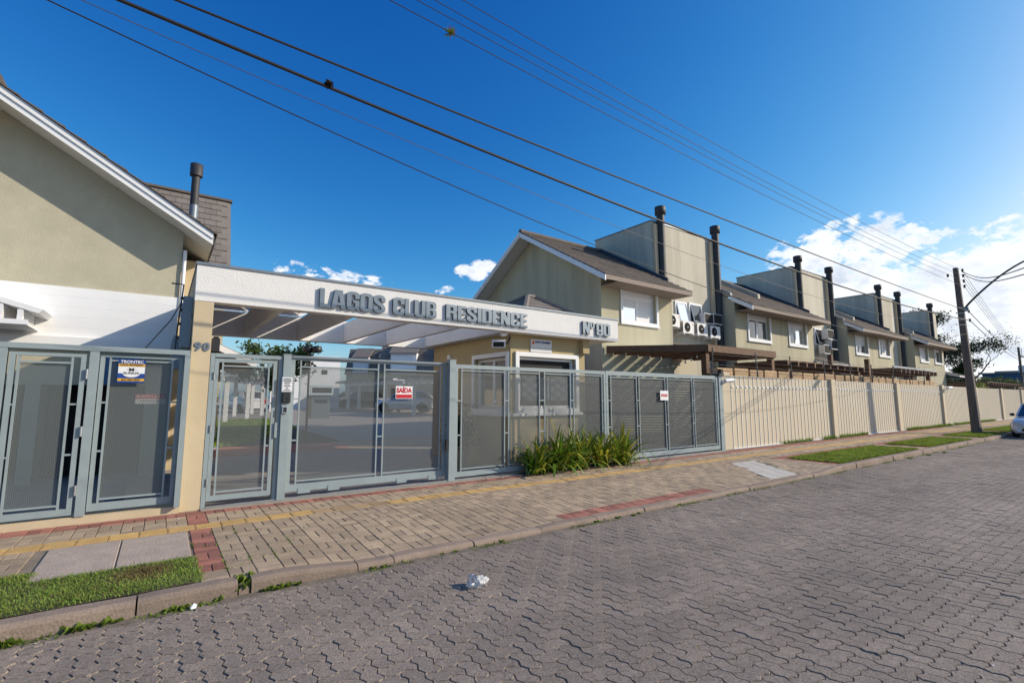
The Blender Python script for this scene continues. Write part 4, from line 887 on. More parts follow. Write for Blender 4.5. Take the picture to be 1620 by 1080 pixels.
q = MB(); q.box(.171, .62, 13.0, 13.2, -.05, 4.6); q.box(.42, .62, 13.2, 20, -.05, 4.55); q.build('recessed_wall', m_cream, lh)
q = MB(); q.tube([(.215, YH - .04, 3.30), (.215, YH - .04, 4.55)], .035, 8); q.tube([(.215, YH - .04, 3.30), (.20, YH - .04, 3.15)], .036, 8); q.build('downpipe', m_trim, lh)
q = MB(); q.tube([(.33, 13.05, 5.0), (.33, 13.05, 6.75)], .085, 14); q.lathe([(.13, 6.62), (.13, 6.9), (.11, 6.91)], (.33, 13.05, 0), 16)
fo = q.build('flue', m_flue, lh); q = MB(); q.tube([(.33, 13.05, 5.45), (.33, 13.05, 5.92)], .0875, 14); q.build('flue_sleeve', m_flash, fo)
# slatted porch roof at the left edge
q = thing('porch_canopy', 'white slatted porch canopy with sloped roof on the white band', 'canopy', (-1.9, 11.5, 2.7)); pc = q
q = MB(); q.prism([(-1.74, 2.90), (-4.2, 3.65), (-4.2, 3.74), (-1.68, 2.97)], 'y', 11.05, 11.96); q.build('canopy_roof', m_trim, pc)
for k in range(6): q = MB(); x = -1.92 - k * .24; q.box(x - .07, x, 11.06, 11.96, 2.78, 2.95 + (-1.92 - x) * .3); q.build('rafter', m_trim, pc)
q = MB(); q.box(-4.2, -1.85, 11.03, 11.055, 2.70, 2.78); q.box(-4.2, -1.85, 11.057, 11.96, 2.69, 2.72); q.build('beam', m_trim, pc)
# yard
mb = MB(); mb.box(-6, .3, 8.26, 12.7, -.06, .004); struct(mb, 'yard_paving', m_drive)
q = MB(); q.lathe([(.10, 0), (.13, .30), (.135, .31)], (-.43, 9.0, .0), 14); o = q.top('bucket', m_blueb, 'blue plastic bucket standing behind the left yard gate', 'bucket', base=(-.43, 9.0, 0))
q = MB(); q.box(-1.0, -.35, 11.55, 11.88, 1.75, 2.28); q.top('ac_unit', m_blueb, 'blue grey appliance casing on the shaded wall behind the yard gate', 'appliance', base=(-.7, 11.7, 1.8))

# steep tiled roof of the house behind
bh = thing('rear_house', 'house behind with a steep grey tiled roof rising over the left eaves', 'house', (0, 20, 0))
q = MB(); q.box(-4, 1.62, 19.5, 25, -.05, 6.0); q.build('wall', m_lstucco, bh)
ra, rb = Vector((-4, 19.15, 5.7)), Vector((1.70, 19.15, 5.7)); rc, rd = Vector((1.70, 21.0, 9.0)), Vector((-4, 21.0, 9.0))
roof_t = MB(); n = 13
q = MB(); q.add([ra, rb, rc, rd, ra + Vector((0, .12, -.05)), rb + Vector((0, .12, -.05)), rc + Vector((0, .12, -.05)), rd + Vector((0, .12, -.05))], [(0, 1, 2, 3), (7, 6, 5, 4), (1, 5, 6, 2), (0, 3, 7, 4)]); ro = q.build('roof', m_tile2, bh)
nn = (rb - ra).cross(rd - ra).normalized(); up = (rd - ra).normalized(); tw = .36; tl = (rd - ra).length / n
tq = MB(); tq.add([(0, 0, 0), (tw - .008, 0, 0), (tw - .008, 0, .03), (0, 0, .03), (0, tl * 1.04, 0), (tw - .008, tl * 1.04, 0), (tw - .008, tl * 1.04, .006), (0, tl * 1.04, .006)], [(0, 1, 2, 3), (3, 2, 6, 7), (1, 5, 6, 2), (0, 3, 7, 4)], 0, 0.)
t_me = tq.mesh('roof_tile', m_tile2); rotm = Matrix(((1, 0, 0), tuple(up), tuple(nn))).transposed().to_euler()
for i in range(n):
    for k in range(10):
        x = -2.0 + k * tw + (tw / 2 if i % 2 else 0)
        if x + tw > 1.75: continue
        p = Vector((x, ra.y, ra.z)) + up * (tl * i) + nn * .004; o_ = inst('roof_tile', t_me, ro, p, rotm)
q = MB(); q.box(-4, 1.75, 20.9, 21.2, 9.0, 9.08); q.build('ridge_flashing', m_tile, ro)
q = MB(); q.box(-4, 1.72, 21.2, 25, 6, 9.0); q.build('upper_wall', m_lstucco, bh)

# ------------------------------------------------------------------ townhouses
YW, YT = 11.0, 11.8
def win(parent, x0, x1, z0, z1, Y, style, rd=.14):
    s = frame_xz(x0, x1, z0, z1, Y - .002, .10, .045, 'window', parent, m_trim)
    q = MB(); q.box(x0 - .02, x1 + .02, Y - .075, Y - .003, z0 - .045, z0 - .002); q.build('sill', m_trim, s)
    a, b, c, d = x0 + .10, x1 - .10, z0 + .10, z1 - .10; Yr = Y + rd
    q = MB(); q.box(a, b, Yr - .06, Yr, d - .20, d); q.build('shutter_box', m_sill, s)
    d2 = d - .20; mid = (a + b) / 2
    f = MB(); w = .055
    for (u, v) in ((a, mid), (mid, b)):
        f.box(u, u + w, Yr - .035, Yr, c, d2); f.box(v - w, v, Yr - .035, Yr, c, d2); f.box(u + w, v - w, Yr - .035, Yr, c, c + w); f.box(u + w, v - w, Yr - .035, Yr, d2 - w, d2)
    f.build('sash', m_sill, s)
    for i, (u, v) in enumerate(((a, mid), (mid, b))):
        cl = style[i]; zt = d2 - w; zb = c + w; zs_ = zt - (zt - zb) * cl
        q = MB(); q.add([(u + w, Yr - .01, zb), (v - w, Yr - .01, zb), (v - w, Yr - .01, zt), (u + w, Yr - .01, zt)], [(0, 1, 2, 3)]); q.build('pane', m_glass, s)
        if cl > .02:
            n = max(1, int((zt - zs_) / .055)); hh = (zt - zs_) / n
            for k in range(n):
                q = MB(); q.box(u + w, v - w, Yr - .030, Yr - .018, zs_ + k * hh + .004, zs_ + (k + 1) * hh); q.build('shutter_slat', m_shutter, s)
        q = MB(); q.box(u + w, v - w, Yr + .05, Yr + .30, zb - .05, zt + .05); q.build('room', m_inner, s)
        if cl < .5:
            q = MB(); q.box(v - w - .18, v - w, Yr + .02, Yr + .035, zb, zt); q.build('curtain', m_pinkw, s)
    return s
def flue(parent, x, y, z0, z1, r=.155):
    q = MB(); q.tube([(x, y, z0), (x, y, z1 - .3)], r, 14); o = q.build('flue', m_flue, parent)
    q = MB(); q.lathe([(r, z1 - .32), (r * 1.38, z1 - .30), (r * 1.38, z1), (r * 1.3, z1 + .01)], (x, y, 0), 16); q.build('flue_cap', m_flue, o)
    q = MB(); q.box(x - .33, x - .17, y + .03, y + .165, z0, z1 - .72); q.build('chase', m_cream, parent)
EZ, EY, RSL, RY = 5.30, 10.2, .585, 14.6
def rz_(Y): return EZ + (Y - EY) * RSL
def townhouse(xa, xb, xc, wins, first, label, grp):
    h = thing('townhouse', label, 'house', ((xa + xc) / 2, 12, 0), group=grp)
    xl = xa - .62 if first else xa - .02; xr = xb + .12
    ops = [(w[0] + .1, w[1] - .1, w[2] + .1, w[3] - .1) for w in wins]
    q = MB(); wall_open(q, xa, xb, -.05, rz_(YW) - .14, YW, .18, ops)
    zz = lambda Y: rz_(Y) - .14
    gy = [YW, RY, 18.2] if first else [YW, RY]
    if first: q.add([(xa, YW, -.05), (xa, 18.2, -.05), (xa, 18.2, zz(RY) - (18.2 - RY) * RSL), (xa, RY, zz(RY)), (xa, YW, zz(YW))], [(0, 1, 2, 3, 4)], 0, .5)
    else: q.add([(xa, YW, -.05), (xa, RY, -.05), (xa, RY, zz(RY)), (xa, YW, zz(YW))], [(0, 1, 2, 3)], 0, .5)
    q.add([(xb, YW, -.05), (xb, YT, -.05), (xb, YT, zz(YT)), (xb, YW, zz(YW))], [(0, 1, 2, 3)], 0, .5)
    q.build('wall', m_stucco, h, recalc=False)
    for w in wins: win(h, w[0], w[1], w[2], w[3], YW, w[4])
    # tower between bays
    q = MB(); q.box(xb, xc, YT, 14.85, -.05, 8.42); t_ = q.build('tower', m_tower, h)
    q = MB(); q.box(xb - .03, xc + .03, YT - .03, 14.88, 8.422, 8.46); q.build('coping', m_flash, t_)
    q = MB(); q.box(xb - .13, xb - .002, YT + .2, 14.6, rz_(YT), rz_(YT) + .001); 
    flue(h, xb + .36, YT - .17, 5.55, 9.0); xc < 50 and flue(h, xc - .12, YT - .17, 2.6, 9.0)
    # roof
    a, b = Vector((xl, EY, EZ)), Vector((xr, EY, EZ)); c, d = Vector((xr, RY, rz_(RY))), Vector((xl, RY, rz_(RY)))
    q = MB(); yt = YT - .02
    tile_slope(q, a, b, Vector((xr, yt, rz_(yt))), Vector((xl, yt, rz_(yt))), .30, .33, .032)
    tile_slope(q, Vector((xl, yt, rz_(yt))), Vector((xb - .02, yt, rz_(yt))), Vector((xb - .02, RY, rz_(RY))), d, .30, .33, .032)
    bz = rz_(RY) - 4.2 * RSL
    tile_slope(q, Vector((xb, RY + 4.2, bz)), Vector((xl, RY + 4.2, bz)), d, Vector((xb, RY, rz_(RY))), .30, .33, .032)
    r_ = q.build('roof', m_tile, h); r_['kind'] = 'stuff'
    q = MB(); q.tube([(xl, RY, rz_(RY) + .03), (xb, RY, rz_(RY) + .03)], .10, 8); q.build('ridge_cap', m_tile, r_)
    q = MB(); q.prism([(EY + .02, EZ - .03), (RY, rz_(RY) - .03), (RY, rz_(RY) - .09), (EY + .02, EZ - .09)], 'x', xl + .03, xb - .003)
    if first: q.prism([(RY, rz_(RY) - .03), (RY + 4.2, bz - .03), (RY + 4.2, bz - .09), (RY, rz_(RY) - .09)], 'x', xl + .03, xb - .003)
    q.build('soffit', m_soffit, h)
    q = MB(); q.box(xl + .01, xr, EY - .012, EY + .015, EZ - .15, EZ - .005); q.box(xa + .0, xr - .02, EY + .016, YW - .003, EZ - .15, EZ - .125); q.build('eave_board', m_eave, h)
    if True:
        y1 = RY if first else EY + .9
        for (k0, k1, o0, o1) in ((-.20, -.02, .0, .03),):
            q = MB(); q.prism([(EY - .013, EZ + k0), (y1, rz_(y1) + k0), (y1, rz_(y1) + k1), (EY - .013, EZ + k1)], 'x', xl - .03, xl + .008); q.build('verge_board', m_trim, h)
        if first:
            q = MB(); q.prism([(RY, rz_(RY) - .2), (RY + 4.2, bz - .2), (RY + 4.2, bz - .02), (RY, rz_(RY) - .02)], 'x', xl - .03, xl + .008); q.build('verge_board', m_trim, h)
            q = MB(); q.prism([(RY, rz_(RY) - .12), (RY + 4.2, bz - .12), (RY + 4.2, bz - .02), (RY, rz_(RY) - .02)], 'x', xl - .055, xl - .032); q.build('upper_verge_board', m_trim, h)
        else:
            q = MB(); q.prism([(EY + .9, rz_(EY + .9)), (RY, rz_(RY)), (RY, rz_(RY) + .14), (EY + .9, rz_(EY + .9) + .14)], 'x', xa - .09, xa + .05); q.build('party_flashing', m_flash, h)
            xm = (xa + xb) / 2 + .25; q = MB(); q.prism([(EY + 1.7, rz_(EY + 1.7)), (RY, rz_(RY)), (RY, rz_(RY) + .24), (EY + 1.7, rz_(EY + 1.7) + .24)], 'x', xm - .10, xm + .10); q.build('party_wall', m_tower, h)
    # side flashing against the tower
    q = MB(); q.prism([(YT - .75, rz_(YT - .75) + .03), (14.5, rz_(14.5) + .03), (14.5, rz_(14.5) + .16), (YT - .75, rz_(YT - .75) + .16)], 'x', xb - .10, xb - .003); q.build('roof_flashing', m_navy, h)
    # lean-to over the ground floor recess
    a = Vector((xb + .05, 10.2, 3.22)); b = Vector((xb + 2.4, 10.2, 3.22)); c = Vector((xb + 2.4, YT - .01, 3.72)); d = Vector((xb + .05, YT - .01, 3.72))
    q = MB(); tile_slope(q, a, b, c, d, .3, .33, .03); o_ = q.build('lean_to_roof', m_tile2, h); o_['kind'] = 'stuff'
    q = MB(); q.prism([(10.2, 3.10), (YT - .01, 3.60), (YT - .01, 3.70), (10.2, 3.20)], 'x', xb + .06, xb + 2.38); q.build('lean_to_soffit', m_trim, h)
    return h
grp = 'townhouses in the row'
TH = []
TH.append(townhouse(11.48, 15.20, 19.46, [(12.38, 14.36, 4.03, 5.28, (.42, 1.0))], True, 'end townhouse with open white gable eave and one half shuttered window', grp))
TH.append(townhouse(19.48, 26.70, 30.98, [(20.42, 22.42, 3.99, 5.28, (.0, .0)), (24.07, 26.0, 4.0, 5.28, (.42, .15))], False, 'second townhouse, next to the gabled end one, its left window clear glass', grp))
TH.append(townhouse(31.0, 38.0, 42.15, [(31.95, 33.87, 3.99, 5.25, (.55, .45)), (35.48, 37.42, 4.05, 5.33, (.0, 1.0))], False, 'third townhouse along the beige wall with one shutter fully down', grp))
TH.append(townhouse(42.17, 48.95, 51.4, [(43.2, 45.1, 4.05, 5.33, (1.0, 1.0)), (46.49, 48.43, 4.05, 5.33, (.0, .0))], False, 'fourth townhouse, last of the row before the trees', grp))
h4 = TH[3]
# small top-hung windows on the tower faces
def small_win(h, x0, x1, z0, z1):
    s = frame_xz(x0, x1, z0, z1, YT - .002, .07, .05, 'window', h, m_trim); q = MB(); q.box(x0 + .07, x1 - .07, YT - .03, YT - .005, z0 + .07, z1 - .07); q.build('dark_opening', m_dark, s)
    a, b, c, d = x0 + .09, x1 - .09, z0 + .09, z1 - .08; oy = .20
    q = MB(); q.add([(a, YT - oy, c), (b, YT - oy, c), (b, YT - .04, d), (a, YT - .04, d)], [(0, 1, 2, 3)]); q.build('pane', m_glass, s)
    q = MB()
    for u in (a, b): q.tube([(u, YT - oy - .005, c), (u, YT - .045, d)], .02, 4, sm=False)
    q.tube([(a, YT - oy - .005, c), (b, YT - oy - .005, c)], .02, 4, sm=False); q.tube([(a, YT - .045, d), (b, YT - .045, d)], .02, 4, sm=False); q.build('sash', m_sill, s)
for px0, px1, py0, py1 in ((1068, 1085, 481, 512), (1090, 1108, 484, 512)):
    a, b = onY(px0, py1, YT), onY(px1, py0, YT); small_win(TH[0], a.x, b.x, a.z, b.z + .05)
a, b = onY(1289, 545, YT), onY(1301, 521, YT); small_win(TH[1], a.x, b.x, a.z, b.z)
for z in (5.05, 4.45):
    q = MB(); q.box(15.203, 15.30, 11.15, 11.5, z, z + .38); q.top('meter_box', m_trim, 'upper white service box beside the end townhouse bay' if z > 5 else 'lower white service box beside the end townhouse bay', 'meter box', base=(15.25, 11.3, z))
# air conditioning condensers
def ac_mesh_parts():
    q = MB(); q.brick(-.40, .40, -.16, .16, 0, .56, .012); body = q.mesh('casing', m_acw)
    q = MB(); q.lathe([(.215, 0), (.215, .012)], (0, 0, 0), 20, ax='y')
    for r_ in (.06, .11, .16): q.lathe([(r_, -.006), (r_ + .012, -.006)], (0, 0, 0), 20, ax='y')
    fan = q.mesh('fan_grille', m_dark)
    q = MB()
    for k in range(9): q.box(-.004, .004, -.14 + k * .032, -.122 + k * .032, .06, .50)
    side = q.mesh('side_louvre', m_dark)
    q = MB(); q.box(-.02, .02, -.16, .30, -.06, 0); br = q.mesh('bracket', m_trim)
    q = MB(); q.lathe([(.028, -.002), (.028, 0)], (0, 0, 0), 10, ax='y'); lg_ = q.mesh('badge', m_redp)
    q = MB(); q.lathe([(.012, .0), (.03, -.01), (.03, .0)], (0, 0, 0), 10, ax='y'); hub = q.mesh('hub', m_pinkw)
    return body, fan, side, br, lg_, hub
ACM = ac_mesh_parts()
q = MB()
for k_ in range(24): q.box(-.37 + k_ * .031, -.37 + k_ * .031 + .024, -.168, -.158, .05, .52)
COIL = q.mesh('coil', m_dark)
def ac(px, py, Y, label, rz=0.0, s=1.0, badge=True):
    p = onY(px, py, Y); o = thing('air_conditioner', label, 'air conditioner', p, rz, 'condensers on the townhouse walls'); s *= .88; o.scale = (s, s, s); W[o] = Vector((0, 0, 0))
    inst('casing', ACM[0], o)
    if not badge and s < 1: inst('coil', COIL, o, (0, 0, 0)); return o
    inst('fan_grille', ACM[1], o, (-.09, -.168, .28)); inst('hub', ACM[5], o, (-.09, -.18, .28)); inst('side_louvre', ACM[2], o, (-.40, 0, 0)); inst('bracket', ACM[3], o, (-.32, 0, 0)); inst('bracket', ACM[3], o, (.32, 0, 0))
    if badge: inst('badge', ACM[4], o, (.31, -.164, .44))
    return o
ac(1062, 517, 11.5, 'white condenser half hidden behind the end townhouse bay'); ac(1085, 528, 11.5, 'white condenser with dark fan under the first tilted window'); ac(1107, 531, 11.5, 'white condenser under the second tilted window'); ac(1127.5, 535, 11.5, 'white condenser at the foot of the dark flue')
ac(1118, 513, 11.55, 'condenser turned sideways above the others, left of its pair', 0, .9, False); ac(1132, 514, 11.55, 'condenser turned sideways beside the dark flue, right of its pair', 0, .9, False)
ac(1310, 537, 11.45, 'top condenser of three on the second townhouse', R(0), 1.1, False); ac(1316, 553, 11.4, 'middle condenser of three on the second townhouse', 0, 1.1, False); ac(1305, 560, 11.45, 'lowest condenser of three on the second townhouse', 0, 1.0, False)

# ------------------------------------------------------------------ beige slatted wall
YWL = 8.2; posts = [14.02 + 7.09 * i for i in range(0, 12)]
bw = thing('boundary_wall', 'beige boundary wall with vertical white slats and square posts', 'wall', (30, YWL, 0))
q = MB(); q.box(13.44, 14.0, YWL - .02, YWL + .2, -.05, 2.28); q.build('end_pillar', m_wall, bw)
sq = MB(); sq.box(-.013, .013, -.013, .0, .02, 2.185); slat_me = sq.mesh('slat', m_slat)
spq = MB(); spq.box(-.045, .045, -.03, -.0, -.028, .028); sp_me = spq.mesh('spacer', m_sill)
for i in range(len(posts) - 1):
    a, b = posts[i], posts[i + 1]; a2 = a + (.0 if i == 0 else .18)
    if i: q = MB(); q.box(a - .18, a + .18, YWL - .11, YWL + .12, -.05, 2.23); q.build('post', m_wall, bw)
    b2 = b - .18; a3 = a + .18 if i else a
    q = MB(); q.box(a3, b2, YWL, YWL + .08, -.05, 2.19); q.build('panel', m_wall, bw)
    n = 27
    if i < 7:
        for k in range(n):
            x = a3 + .06 + (b2 - a3 - .12) * k / (n - 1); inst('slat', slat_me, bw, (x, YWL - .001, 0))
            if i < 3: inst('spacer', sp_me, bw, (x + .075, YWL - .001, 1.85))
    else:
        q = MB()
        for k in range(n): x = a3 + .06 + (b2 - a3 - .12) * k / (n - 1); q.box(x - .013, x + .013, YWL - .014, YWL - .001, .02, 2.185)
        o = q.build('slats', m_slat, bw); o['kind'] = 'stuff'
    q = MB(); q.box(a3, b2, YWL - .045, YWL - .002, -.05, .018); q.build('plinth', m_trim, bw)
# electric fence rods on the wall
rq = MB(); rq.tube([(0, 0, 0), (0, 0, .86)], .02, 6)
for z in (.2, .36, .52, .68, .80): rq.lathe([(.02, z - .022), (.032, z), (.02, z + .022)], (0, 0, 0), 8)
rod_me = rq.mesh('electric_fence_post', m_wireg)
for k, px in enumerate((1127, 1200, 1254, 1306, 1347, 1381, 1413, 1440, 1462)):
    p = onY(px, 603, 8.34); o = inst('electric_fence_post', rod_me, None, (p.x, 8.34, 2.15), (R(rnd.uniform(-4, 4)), 0, 0), None); tag(o, 'thin electric fence rod with insulators rising from the beige wall', 'fence post', 'electric fence rods on the wall')
q = MB()
for z in (2.35, 2.51, 2.67, 2.83, 2.95): q.tube([(onY(1127, 603, 8.34).x, 8.34, z), (90, 8.34, z)], .004, 4)
q.top('electric_fence_wire', m_wireg, 'five thin electric fence strands above the beige wall', 'wire', base=(40, 8.34, 2.35))
# CCTV cameras on the wall
def cctv(x, y, z, label, s=1.0):
    o = thing('security_camera', label, 'camera', (x, y, z)); q = MB(); q.tube([(x - .18 * s, y - .1, z - .01), (x + .16 * s, y - .16, z + .02)], .065 * s, 10); q.build('body', m_trim, o); q = MB(); q.tube([(x - .12 * s, y - .1, z - .03), (x - .16 * s, y + .12, z - .14)], .03 * s, 6); q.build('arm', m_trim, o)
    q = MB(); q.lathe([(.05 * s, -.004), (.05 * s, .0)], (x + .165 * s, y - .161, z + .02), 10, ax='x'); q.build('lens', m_dark, o)
cctv(13.62, 8.1, 2.02, 'white bullet camera on the pillar at the end of the beige wall'); cctv(35.6, 8.02, 2.08, 'white bullet camera on a far post of the beige wall', 1.2)
# wooden planter boxes behind the wall
pm = MB(); pm.box(-.40, .40, -.14, .14, 0, .085); pm.box(-.40, .40, -.142, .14, .092, .175); pm.box(-.40, .40, -.14, .14, .182, .27); pl_me = pm.mesh('planter_box', m_pine)
for k in range(23):
    x = 14.1 + k * .93 + rnd.uniform(-.02, .02)
    o = inst('planter_box', pl_me, None, (x, 8.50, 2.17 + rnd.uniform(-.01, .015)), (0, 0, rnd.uniform(-.02, .02))); tag(o, 'small pale wooden planter box in the row along the wall top', 'planter', 'planter boxes along the wall')
pb = MB(); pb.box(13.5, 35, 8.42, 8.62, 2.08, 2.165); pb.top('planter_shelf', m_pine, 'timber shelf carrying the planter boxes behind the wall', 'shelf', base=(20, 8.5, 2.1))
# ------------------------------------------------------------------ pergolas
def pergola(label, poly, zt, rafters, posts_, z_slope=0.0):
    o = thing('timber_pergola', label, 'pergola', (poly[0][0], poly[0][1], 0))
    for (p, r_) in zip(poly, poly[1:]):
        q = MB(); a, b = Vector((*p, 0)), Vector((*r_, 0)); d = (b - a).normalized(); s = Vector((-d.y, d.x, 0)) * .045
        q.add([a - s + Vector((0, 0, zt - .22)), b - s + Vector((0, 0, zt - .22)), b + s + Vector((0, 0, zt - .22)), a + s + Vector((0, 0, zt - .22)), a - s + Vector((0, 0, zt)), b - s + Vector((0, 0, zt)), b + s + Vector((0, 0, zt)), a + s + Vector((0, 0, zt))], [(3, 2, 1, 0), (4, 5, 6, 7), (0, 1, 5, 4), (1, 2, 6, 5), (2, 3, 7, 6), (3, 0, 4, 7)]); q.build('beam', m_wood, o)
    for (x, y0, y1) in rafters: q = MB(); q.box(x - .05, x + .05, y0, y1, zt - .26, zt - .06); q.build('rafter', m_wood, o)
    for (x, y) in posts_: q = MB(); q.box(x - .09, x + .09, y - .09, y + .09, 0, zt - .22); q.build('post', m_wood, o)
    return o
def xl_at(y): return 11.6 + (10.9 - y) / 2.1 * 2.2
p1 = pergola('brown timber pergola with angled side beam in front of the end townhouse', [(11.6, 10.93), (13.83, 8.78), (18.1, 8.78), (18.1, 10.95)], 3.18, [(x, max(8.55, 8.83 if x > 13.8 else 10.93 - (x - 11.6) * .964), 10.95) for x in [12.0 + .62 * k for k in range(10)]], [(13.9, 8.9), (18.0, 8.9)])
q = MB(); q.add([(11.7, 10.93, 3.19), (13.88, 8.74, 3.19), (18.14, 8.74, 3.19), (18.14, 10.96, 3.19)], [(0, 1, 2, 3)]); q.build('polycarbonate_cover', m_glassr, p1)
for k in range(9):
    x = 13.0 + k * .11; q = MB()
# string of bulbs
sb = thing('string_lights', 'string of bare glass bulbs hanging under the timber pergola', 'string lights', (13.2, 9.8, 2.8))
pts = [Vector((12.2, 10.4, 2.62)).lerp(Vector((13.8, 8.9, 2.95)), t / 12) - Vector((0, 0, .25 * math.sin(math.pi * t / 12))) for t in range(13)]
q = MB(); q.tube(pts, .006, 4); q.build('cord', m_wire, sb)
bq = MB(); bq.lathe([(.012, .05), (.014, .03), (.032, -.01), (.03, -.035), (0, -.055)], (0, 0, 0), 8); b_me = bq.mesh('bulb', m_lamp)
for p in pts[1:-1]: inst('bulb', b_me, sb, p - Vector((0, 0, .05)))
pergola('dark timber pergola below the second townhouse', [(19.2, 10.95), (19.2, 8.9), (26.2, 8.9), (26.2, 10.95)], 2.95, [(19.5 + .7 * k, 8.6, 10.95) for k in range(10)], [(19.4, 9.0), (26.1, 9.0)])
pergola('dark timber pergola with metal gutter below the third townhouse', [(30.2, 10.95), (30.2, 8.9), (36.6, 8.9), (36.6, 10.95)], 3.05, [(30.5 + .65 * k, 8.55, 10.95) for k in range(10)], [(30.4, 9.0), (36.5, 9.0), (33.5, 9.0)])
pergola('reddish timber pergola past the last townhouse, next to the trees', [(50.5, 12), (50.5, 9), (62, 9), (62, 12)], 2.75, [(50.8 + .8 * k, 8.7, 12) for k in range(14)], [(50.7, 9.1), (61.8, 9.1), (56, 9.1)])
q = MB(); q.box(30.0, 36.8, 8.7, 8.78, 3.06, 3.14); q.top('gutter', m_steel, 'galvanised gutter on the pergola of the third townhouse', 'gutter', base=(33, 8.75, 3.06))
q = MB(); q.box(22.95, 23.1, 8.8, 8.95, 0, 3.35); q.top('timber_stake', m_wood, 'plain brown timber stake rising behind the planter boxes', 'stake', base=(23, 8.9, 0))
q = MB(); q.box(27.0, 27.18, 8.8, 8.98, 0, 3.35); q.top('timber_stake', m_wood, 'tall brown timber stake right of the second townhouse windows', 'stake', base=(27, 8.9, 0))
# slatted screen behind the entrance gate
sc_ = thing('slatted_screen', 'dark slatted timber screen seen through the entrance gate mesh', 'screen', (12.7, 9.8, 0))
for k in range(26):
    z = .1 + k * .078; q = MB(); a, b = Vector((9.3, 12.2, z)), Vector((13.95, 8.72, z)); s = Vector((.012, .016, 0)); u = Vector((0, 0, .066))
    q.add([a - s, b - s, b + s, a + s, a - s + u, b - s + u, b + s + u, a + s + u], [(3, 2, 1, 0), (4, 5, 6, 7), (0, 1, 5, 4), (1, 2, 6, 5), (2, 3, 7, 6), (3, 0, 4, 7)]); q.build('slat', m_screen, sc_)
for t in (0.02, .25, .5, .75, .98): p = Vector((9.3, 12.2, 0)).lerp(Vector((13.95, 8.72, 0)), t); q = MB(); q.box(p.x - .05, p.x + .05, p.y + .03, p.y + .13, 0, 2.15); q.build('post', m_wood, sc_)
q = MB(); q.box(8.8, 11.4, 12.2, 12.4, 0, 3.0); q.top('garden_wall', m_band, 'white wall between the booth and the end townhouse', 'wall', base=(10, 12.3, 0))
# ------------------------------------------------------------------ utility poles and wires
def pole(name, label, x, y, lx, ly, H, r0, r1):
    o = thing(name, label, 'pole', (x, y, -.1)); q = MB()
    def ring_(t): 
        a, b = r0 * (1 - t) + r1 * t, (r0 * (1 - t) + r1 * t) * .72; c = Vector((x + lx * t, y + ly * t, -.1 + (H + .1) * t)); e = .25
        return [c + Vector((sx * a * k1, sy * b * k2, 0)) for sx, sy, k1, k2 in ((1, -1, 1 - e, 1), (1, -1, 1, 1 - e), (1, 1, 1, 1 - e), (1, 1, 1 - e, 1), (-1, 1, 1 - e, 1), (-1, 1, 1, 1 - e), (-1, -1, 1, 1 - e), (-1, -1, 1 - e, 1))]
    n = 10; vs = []
    for i in range(n + 1): vs += ring_(i / n)
    fs = [(i * 8 + j, i * 8 + (j + 1) % 8, (i + 1) * 8 + (j + 1) % 8, (i + 1) * 8 + j) for i in range(n) for j in range(8)] + [tuple(range(n * 8, n * 8 + 8))]
    q.add(vs, fs); q.build('shaft', m_pole, o); return o
PX, PY, PH = 28.95, 5.66, 7.30
up = pole('utility_pole', 'leaning brown concrete utility pole at the kerb carrying lamp arm and wires', PX, PY, -.35, .05, PH, .215, .115)
def pat(z): t = z / PH; return Vector((PX - .35 * t, PY + .05 * t, z))
def insul(p, parent):
    q = MB(); q.lathe([(.02, -.07), (.045, -.06), (.03, -.02), (.05, .0), (.03, .04), (.045, .06), (.015, .08)], tuple(p), 10); return q.build('insulator', m_black, parent)
attach = {}
for k, z in enumerate((7.16, 6.92, 6.68, 6.44)):
    p = pat(z) + Vector((.06, -.21, 0)); insul(p, up); attach['W%d' % (8 - k)] = p
insul(pat(6.98) + Vector((-.2, .25, 0)), up)
for nm, z in (('W4', 5.32), ('W3', 4.92)): p = pat(z) + Vector((.06, -.24, 0)); insul(p, up); attach[nm] = p
for z in (5.5, 5.25, 4.95, 4.75):
    q = MB(); c = pat(z); r = .20 - .1 * z / PH * .9; q.box(c.x - r - .01, c.x + r + .01, c.y - r * .74 - .012, c.y + r * .74 + .012, z - .015, z + .015); q.build('clamp_band', m_steel, up)
